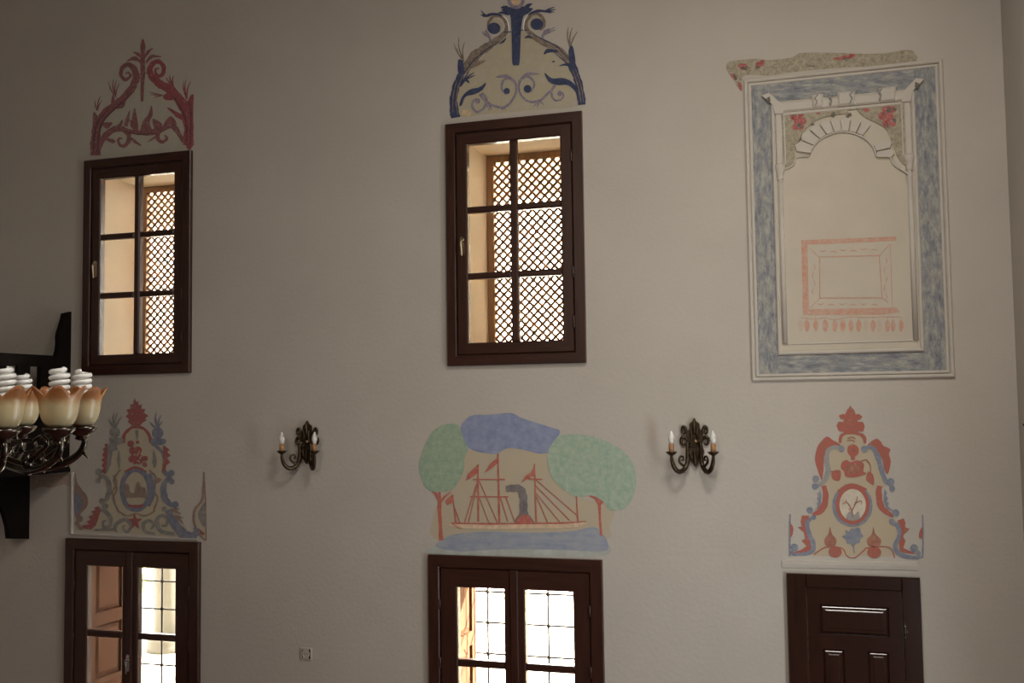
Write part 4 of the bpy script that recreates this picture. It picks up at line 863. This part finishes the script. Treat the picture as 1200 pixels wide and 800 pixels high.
    pt('rose', M_rs, 2, ('b', [(1360, 190), (1420, 170), (1600, 130), (1620, 160), (1560, 190), (1420, 205)])); pt('bud', M_rs, 2, ('b', [(160, 370), (200, 365), (235, 420), (220, 445), (175, 405)])); pt('bud', M_rs, 2, ('b', [(245, 460), (290, 490), (290, 560), (262, 540)]))
    pt('rose_shadow', M_dk, 3, ('b', [(280, 295), (330, 280), (372, 305), (340, 322)]), ('b', [(450, 280), (490, 270), (500, 300), (455, 310)]), ('b', [(195, 370), (225, 385), (240, 430), (215, 435)]), ('r', [(1050, 275), (1150, 278)], 12), ('r', [(1460, 195), (1560, 185)], 14))
    # painted frame with tassels on the sunk field: readings scaled 5.713 on (920,260)
    mu.b = (920, 260); mu.k = 5.713
    pt('painted_frame', M_fr, 5, ('p', [(108, 122), (745, 98), (745, 128), (150, 152), (160, 585), (745, 572), (770, 605), (640, 622), (120, 625)]), )
    pt('painted_frame_tint', M_f2, 4, ('p', [(108, 122), (748, 98), (772, 605), (118, 625)]))
    pt('frame_inner_line', M_fr, 6, ('r', [(225, 235), (635, 225)], 7), ('r', [(232, 240), (232, 512)], 9), ('r', [(232, 510), (650, 508)], 7), ('r', [(630, 228), (650, 515)], 7), ('r', [(160, 170), (225, 235)], 4), ('r', [(700, 150), (632, 226)], 5), ('r', [(165, 580), (232, 512)], 4), ('r', [(690, 540), (650, 508)], 6), ('r', [(704, 150), (718, 572)], 5))
    pt('frame_garland', M_fr, 6, *[('r', [(x, yy), (x+22, yy+8*s_), (x+48, yy)], [2, 8, 2]) for x, yy, s_ in [(230+k*68, 190+(k % 2)*18-k*3, 1-2*(k % 2)) for k in range(6)]+[(215+k*72, 545+(k % 2)*14, 1-2*(k % 2)) for k in range(6)]], *[('r', [(x, yy), (x+9*s_, yy+22), (x, yy+46)], [2, 8, 2]) for x, yy, s_ in [(192, 280+k*55, 1-2*(k % 2)) for k in range(4)]+[(672, 240+k*60, 1-2*(k % 2)) for k in range(5)]])
    pt('panel_opening', M_cr, 5, ('p', [(238, 244), (626, 234), (644, 502), (238, 505)]))
    for k, x in enumerate((102, 145, 205, 268, 332, 386, 440, 492, 540, 588, 630, 685, 722, 776)):
        r_ = random.uniform(.85, 1.15); dy = 40 if k % 2 else 30
        pt('tassel', M_fr if k not in (0, 8, 10) else M_f2, 5, ('b', [(x, 655), (x+14*r_, 670), (x+18*r_, 695), (x+10, 715+dy*.4), (x, 735), (x-10, 715+dy*.3), (x-16*r_, 690), (x-12*r_, 668)]), ('r', [(x, 635), (x, 660)], 4))
    pt('tassel_string', M_fr, 6, ('r', [(110, 640), (200, 652), (270, 640), (330, 655), (440, 636), (540, 640), (640, 636), (775, 636)], 5))
    return t
niche()

# ------------------------------------------------------------------ candle sconces
def make_sconce():
    t = empty('wall_sconce', (0, 0, 0), 'x', 'wall lamp', None)
    def s2(pts): return [((x-437)/8/178, (505-10-(y))/8/183+.0) for x, y in pts]   # drawing units of the plate outline
    def pz(y): return (390-y)/8/183                                  # plate drawing y to height
    def pxx(x): return (x-437)/8/174
    sh = lambda pts: [(pxx(x), pz(y)) for x, y in pts]
    b = MB()
    b.prism([tuple(v) for v in spline([Vector(p) for p in sh([(437, 150), (455, 182), (482, 205), (486, 250), (505, 280), (515, 330), (500, 390), (470, 425), (437, 432), (402, 425), (375, 390), (360, 330), (372, 280), (392, 250), (394, 205), (420, 182)])], 4, True)], -.022, 0)
    b.prism([tuple(v) for v in spline([Vector(p) for p in sh([(385, 425), (437, 440), (495, 425), (520, 470), (500, 530), (470, 570), (440, 612), (410, 570), (380, 530), (362, 470)])], 4, True)], -.03, 0)
    b.build('back_plate', M_bronze, t)
    # raised acanthus ribs
    for pts, rr in (([(437, 165), (437, 230), (437, 300)], [.006, .014, .008]), ([(400, 250), (412, 300), (405, 360)], [.004, .010, .005]), ([(472, 250), (460, 300), (468, 360)], [.004, .010, .005]), ([(437, 600), (437, 540), (437, 470)], [.004, .014, .012]), ([(395, 460), (400, 500), (415, 550)], [.005, .010, .004]), ([(485, 460), (478, 500), (460, 550)], [.005, .010, .004])):
        MB().tube([(pxx(p.x), -.028, pz(p.y)) for p in spline([Vector(q) for q in pts], 6)], rr, 8).build('acanthus_leaf', M_bronze, t, True)
    MB().lathe([(.002, -.015), (.012, -.009), (.016, 0), (.012, .009), (.002, .015)], 14, (pxx(447), -.03, pz(372))).build('rosette', M_gilt, t, True)
    for s_ in (-1, 1):
        for pts, rr in (([(60, 330), (75, 270), (92, 235), (112, 245), (115, 285), (98, 300), (92, 280)], [.006, .010, .011, .009, .007, .006, .004]), ([(50, 400), (80, 345), (110, 335), (125, 365), (112, 400), (88, 398), (92, 378)], [.006, .010, .012, .010, .008, .006, .004])):
            MB().tube([(s_*p.x/8/174, -.014, pz(p.y)) for p in spline([Vector(q) for q in pts], 6)], rr, 8).build('scroll_ear', M_bronze, t, True)
        ux, uy = .645*s_, -.764                     # arm direction, out from the wall
        A = lambda d, z: (s_*.018+ux*d, -.012+uy*d, z)
        Lm = .178
        arm = MB()
        arm.tube([A(p.x, p.y) for p in spline([Vector(q) for q in [(.030, -.012), (.018, -.022), (.010, -.008), (.030, .004), (.042, -.02), (.040, -.07), (.046, -.13), (.075, -.168), (.115, -.180), (.150, -.160), (.172, -.12), (Lm, -.085), (Lm, -.07)]], 5)],
                 [.006, .007, .008, .008, .011, .014, .015, .016, .016, .015, .013, .010, .009], 8)
        arm.tube([A(p.x, p.y) for p in spline([Vector(q) for q in [(.055, -.145), (.085, -.14), (.112, -.115), (.105, -.085), (.082, -.085), (.078, -.105), (.092, -.108)]], 5)], [.010, .009, .008, .007, .007, .006, .005], 8)
        arm.tube([A(.075, -.170), A(.068, -.195)], [.006, .001], 6); arm.tube([A(.165, -.14), A(.180, -.15)], [.006, .001], 6)
        arm.build('arm', M_bronze, t, True)
        cx_, cy_, _ = A(Lm, 0)
        MB().lathe([(.008, -.078), (.014, -.072), (.024, -.066), (.036, -.052), (.037, -.049), (.030, -.050), (.018, -.062), (.014, -.062)], 18, (cx_, cy_, 0)).build('drip_cup', M_bronze, t, True)
        MB().lathe([(.017, -.062), (.017, .002), (.012, .003)], 16, (cx_, cy_, 0)).build('candle_sleeve', M_sleeve, t, True)
        MB().lathe([(.012, .003), (.015, .012), (.021, .030), (.020, .046), (.013, .066), (.0055, .081), (.0015, .087)], 16, (cx_, cy_, 0)).build('bulb', M_bulb, t, True)
    return t
sc = make_sconce()
def put_sconce(o, px, py, label):
    x, z = W(px, py); o.location = (x, 0, z); o['label'] = label; o['group'] = 'bronze candle sconces'
put_sconce(sc, 361, 519, 'bronze two-arm candle sconce between the cartouche with the oval landscape and the ship painting')
put_sconce(copy_tree(sc), 814.5, 519, 'bronze two-arm candle sconce between the ship painting and the dark door')

# socket, hook
def socket():
    x, z = W(359.3, 765.5)
    t = empty('wall_socket', (x, 0, z), 'small ivory wall socket low on the white wall', 'socket')
    h = .043
    MB().bevbox(x-h, x+h, -.011, 0, z-h, z+h, .003).build('cover_plate', M_plastic, t)
    b = MB(); n = 24
    vs_ = [(x+r*math.cos(2*PI*k/n), y, z+r*math.sin(2*PI*k/n)) for r, y in ((.031, -.0112), (.029, -.0145), (.026, -.0145), (.0255, -.0113)) for k in range(n)]
    b.add(vs_, [(i*n+k, i*n+(k+1) % n, (i+1)*n+(k+1) % n, (i+1)*n+k) for i in range(3) for k in range(n)]); b.build('socket_ring', M_plastic, t)
    for dx in (-.0095, .0095): MB().box(x+dx-.003, x+dx+.003, -.0122, -.0105, z-.004, z+.003).build('pin_hole', M_dark, t)
    MB().box(x-.03, x-.024, -.0122, -.0105, z-.03, z+.03).build('plate_groove', M_dark, t); MB().box(x+.024, x+.036, -.0118, -.0105, z-.034, z+.034).build('plate_groove', M_dark, t)
socket()
def hook():
    # on the side wall: solve the depth where the reading meets the wall plane
    a, b = uv(1199.2, 497.3); k = (XR-.03)/a; y, z = k-D, CZ+b*k
    t = empty('wall_hook', (XR, y, z), 'small dark iron hook on the side wall next to the moulded plaster panel', 'hook')
    MB().tube(spline([(XR, y, z-.01), (XR-.012, y, z-.012), (XR-.026, y, z-.004), (XR-.030, y, z+.004)], 4), [.006, .006, .005, .004], 8).build('prong', M_iron, t, True)
    MB().box(XR-.004, XR, y-.012, y+.012, z-.04, z+.015).build('plate', M_iron, t)
hook()

# ------------------------------------------------------------------ wooden pulpit on the wall
def pulpit():
    XP = -5.845
    def Q(px, py, X=XP):                     # reading on the pulpit's side plane -> (y, z)
        a, b = uv(px, py); k = X/a; return (k-D, CZ+b*k)
    t = empty('wooden_pulpit', (-6.3, 0, 2.7), 'blackened wooden pulpit hung on the wall behind the chandelier', 'pulpit')
    def plate(pts, X0, X1):                  # polygon in (y,z), thickness X0..X1
        b = MB(); b.prism([(p[0], p[1]) for p in pts], X0, X1)
        b.v = [(v[1], v[0], v[2]) for v in b.v]; return b
    yw = -.003
    zt = Q(83, 365)[1]; 
    post = [(yw, Q(83, 365)[1]), Q(76, 367), Q(74.7, 374), Q(72, 383), Q(69.8, 390), Q(69, 396), Q(69.4, 402), Q(68.5, 410), Q(66.6, 417), (Q(66.6, 417)[0], Q(66.6, 427)[1])]
    zb = Q(60, 553)[1]; yA = Q(48, 440)[0]
    post = post+[(yA-.0, Q(66.6, 427)[1]), (yA, zb+.02), (yw, zb+.02)]
    rt_, rb_ = Q(40, 415.3)[1], Q(40, 429.2)[1]; yF = -.95
    zp = Q(40, 487)[1]
    for X in (XP, -6.75):
        plate(post, X-.04, X).build('back_post', M_old, t)
        plate([(Q(66.6, 417)[0], rt_), (Q(66.6, 417)[0], rb_), (yF, rb_), (yF, rt_)], X-.045, X+.004).build('top_rail', M_old, t)
        y = yA; g = Q(36, 440)[0]-yA; wdt = Q(21, 440)[0]-Q(36, 440)[0]
        yy = yA+g
        while yy > yF+.05:
            plate([(yy, rb_), (yy+wdt, rb_), (yy+wdt, zp), (yy, zp)], X-.03, X-.004).build('baluster', M_old, t)
            yy += wdt+g
        plate([(yA, zp), (yF, zp), (yF, zb+.02), (yA, zb+.02)], X-.04, X-.002).build('side_panel', M_old, t)
    MB().box(-6.79, XP, yF, yF+.04, zb+.02, rt_).build('front_panel', M_old, t)
    MB().box(-6.80, XP+.01, yF-.01, yw, zb-.01, zb+.022).build('floor_board', M_old, t)
    # corbel: straight back on the wall, swept front
    a, b = uv(35, 600); XB = a*D
    pts = [(yw, zb-.01), (yw, Q(35, 631, XB)[1])]+[Q(11, 631, XB), Q(9.5, 617, XB), Q(5.5, 602, XB), Q(0, 592, XB), Q(-12, 583, XB)]+[(-.75, zb-.06), (-.75, zb-.01)]
    plate(pts, XB-.04, XB).build('corbel', M_old, t)
pulpit()

# ------------------------------------------------------------------ chandelier
def chandelier():
    DEP = -3.8                               # y of the chandelier's axis
    ax, ay = uv(-22, 505)[0]*(D+DEP), DEP
    zc = W(69, 501, -3.95)[1]                # height of the shades' foot
    t = empty('chandelier', (ax, ay, zc-.1), 'silver chandelier with amber tulip glass shades and white spiral bulbs hanging before the pulpit', 'chandelier')
    body = MB().lathe([(.004, -.20), (.02, -.19), (.028, -.165), (.015, -.14), (.05, -.115), (.07, -.08), (.06, -.045), (.025, -.02), (.02, .05), (.035, .09), (.04, .13), (.018, .17), (.014, .32), (.03, .36), (.012, .40), (.008, .45)], 24, (ax, ay, zc))
    body.build('column', M_silver, t, True)
    ch = MB()
    z = zc+.45; k = 0
    while z < ZC-.16:
        n = 12; pts = []
        for q in range(n+1):
            a = 2*PI*q/n; d = (.012*math.cos(a), .026*math.sin(a)); pts.append((ax+(d[0] if k % 2 else 0), ay+(0 if k % 2 else d[0]), z+.02+d[1]))
        ch.tube(pts, .003, 6, False); z += .042; k += 1
    ch.build('chain', M_silver, t, True)
    MB().lathe([(.008, -.16), (.03, -.12), (.07, -.06), (.085, 0)], 20, (ax, ay, ZC)).build('ceiling_rose', M_silver, t, True)
    # lamps: surveyed (reading, depth from the camera plane); those outside the picture complete the ring
    lamps = [(69, 2.85), (95.5, 3.06), (5, 2.72), (26, 3.27), (-58, 2.70), (-98, 2.86), (-100, 3.1), (-42, 3.30)]
    proto = None
    N = 40; rows = 11
    for i, (px, dep) in enumerate(lamps):
        x = uv(px, 500)[0]*dep; y = dep-D
        rad = Vector((x-ax, y-ay, 0)); R = rad.length; e = rad.normalized(); sd = Vector((-e.y, e.x, 0))
        # arm: sweeps down from the column, out and up under the cup
        P = lambda r, zz, s_=0: tuple(Vector((ax, ay, zc))+e*r+sd*s_+Vector((0, 0, zz)))
        arm = MB()
        arm.tube([P(*q) for q in [tuple(v) for v in spline([Vector(p) for p in [(.045, -.075), (.09, -.11), (R*.55, -.145), (R*.8, -.135), (R*.97, -.10), (R+.012, -.06), (R+.004, -.035), (R, -.02)]], 6)]], [.010, .012, .014, .014, .013, .011, .009, .009], 10)
        arm.tube([P(q.x, q.y) for q in spline([Vector(p) for p in [(R*.58, -.135), (R*.74, -.09), (R*.86, -.055), (R*.80, -.03), (R*.70, -.045), (R*.72, -.068), (R*.79, -.062)]], 6)], [.010, .009, .008, .007, .006, .005, .004], 8)
        arm.tube([P(q.x, q.y) for q in spline([Vector(p) for p in [(.06, -.09), (R*.35, -.055), (R*.52, -.05), (R*.55, -.08), (R*.45, -.092), (R*.43, -.074)]], 6)], [.009, .009, .007, .006, .005, .004], 8)
        arm.tube([P(R*1.0+.005, -.09), P(R+.028, -.115)], [.008, .001], 6)
        arm.build('arm', M_silver, t, True)
        MB().lathe([(.006, -.165), (.014, -.158), (.006, -.15), (.018, -.135), (.022, -.12), (.008, -.10), (.004, -.09)], 12, P(R*.62, 0)).build('pendant_drop', M_silver, t, True)
        MB().lathe([(.010, -.05), (.022, -.044), (.018, -.034), (.040, -.022), (.052, -.008), (.053, -.002), (.046, 0), (.02, .002)], 24, (x, y, zc)).build('lamp_cup', M_silver, t, True)
        rz = random.uniform(0, 1.2) if i > 1 else (.35, .95)[i]
        if proto is None:
            b = MB(); vs_ = []
            for j in range(rows+1):
                tt = j/rows
                for k in range(N):
                    th = 2*PI*k/N; p_ = abs(math.cos(2.5*th))**1.3
                    zz = tt*(.104+.034*p_)
                    s_ = zz/.138
                    r_ = interp([.034, .050, .0565, .060, .0625, .064, .0655, .068], min(1, zz/.112))
                    if zz > .09: r_ += (zz-.09)/.048*(.004+.017*p_)
                    vs_.append((x+r_*math.cos(th), y+r_*math.sin(th), zc+.002+zz))
            b.add(vs_, [(j*N+k, j*N+(k+1) % N, (j+1)*N+(k+1) % N, (j+1)*N+k) for j in range(rows) for k in range(N)])
            sh = b.build('lamp_shade', M_shade, t, True, (x, y, zc))
            sm_ = sh.modifiers.new('thickness', 'SOLIDIFY'); sm_.thickness = .0035; sm_.offset = -1
            bl = MB(); Rr = .0275; z0, z1 = .075, .198; turns = 6.2; pts = []
            n = int(turns*16)
            for ph in (0,):
                pts = [(x+Rr*math.cos(2*PI*turns*k/n)*(.97 if k < n-8 else .97-.5*(k-n+8)/8), y+Rr*math.sin(2*PI*turns*k/n)*(.97 if k < n-8 else .97-.5*(k-n+8)/8), zc+z0+(z1-z0)*k/n) for k in range(n+1)]
            bl.tube(pts, .0082, 8)
            bulb = bl.build('bulb', M_cfl, t, True, (x, y, zc))
            MB().lathe([(.013, .004), (.016, .01), (.026, .03), (.026, .058), (.02, .064), (.006, .07)], 18, (x, y, zc)).build('bulb_base', M_cfl, bulb, True, (x, y, zc))
            proto = (sh, bulb)
        else:
            for src in proto:
                o = copy_tree(src); o.parent = t; o.location = Vector((x, y, zc))-t.location
                o.rotation_euler = (0, 0, rz if src is proto[0] else random.uniform(0, 6))
        if i == 0: proto[0].rotation_euler = (0, 0, .35)
chandelier()
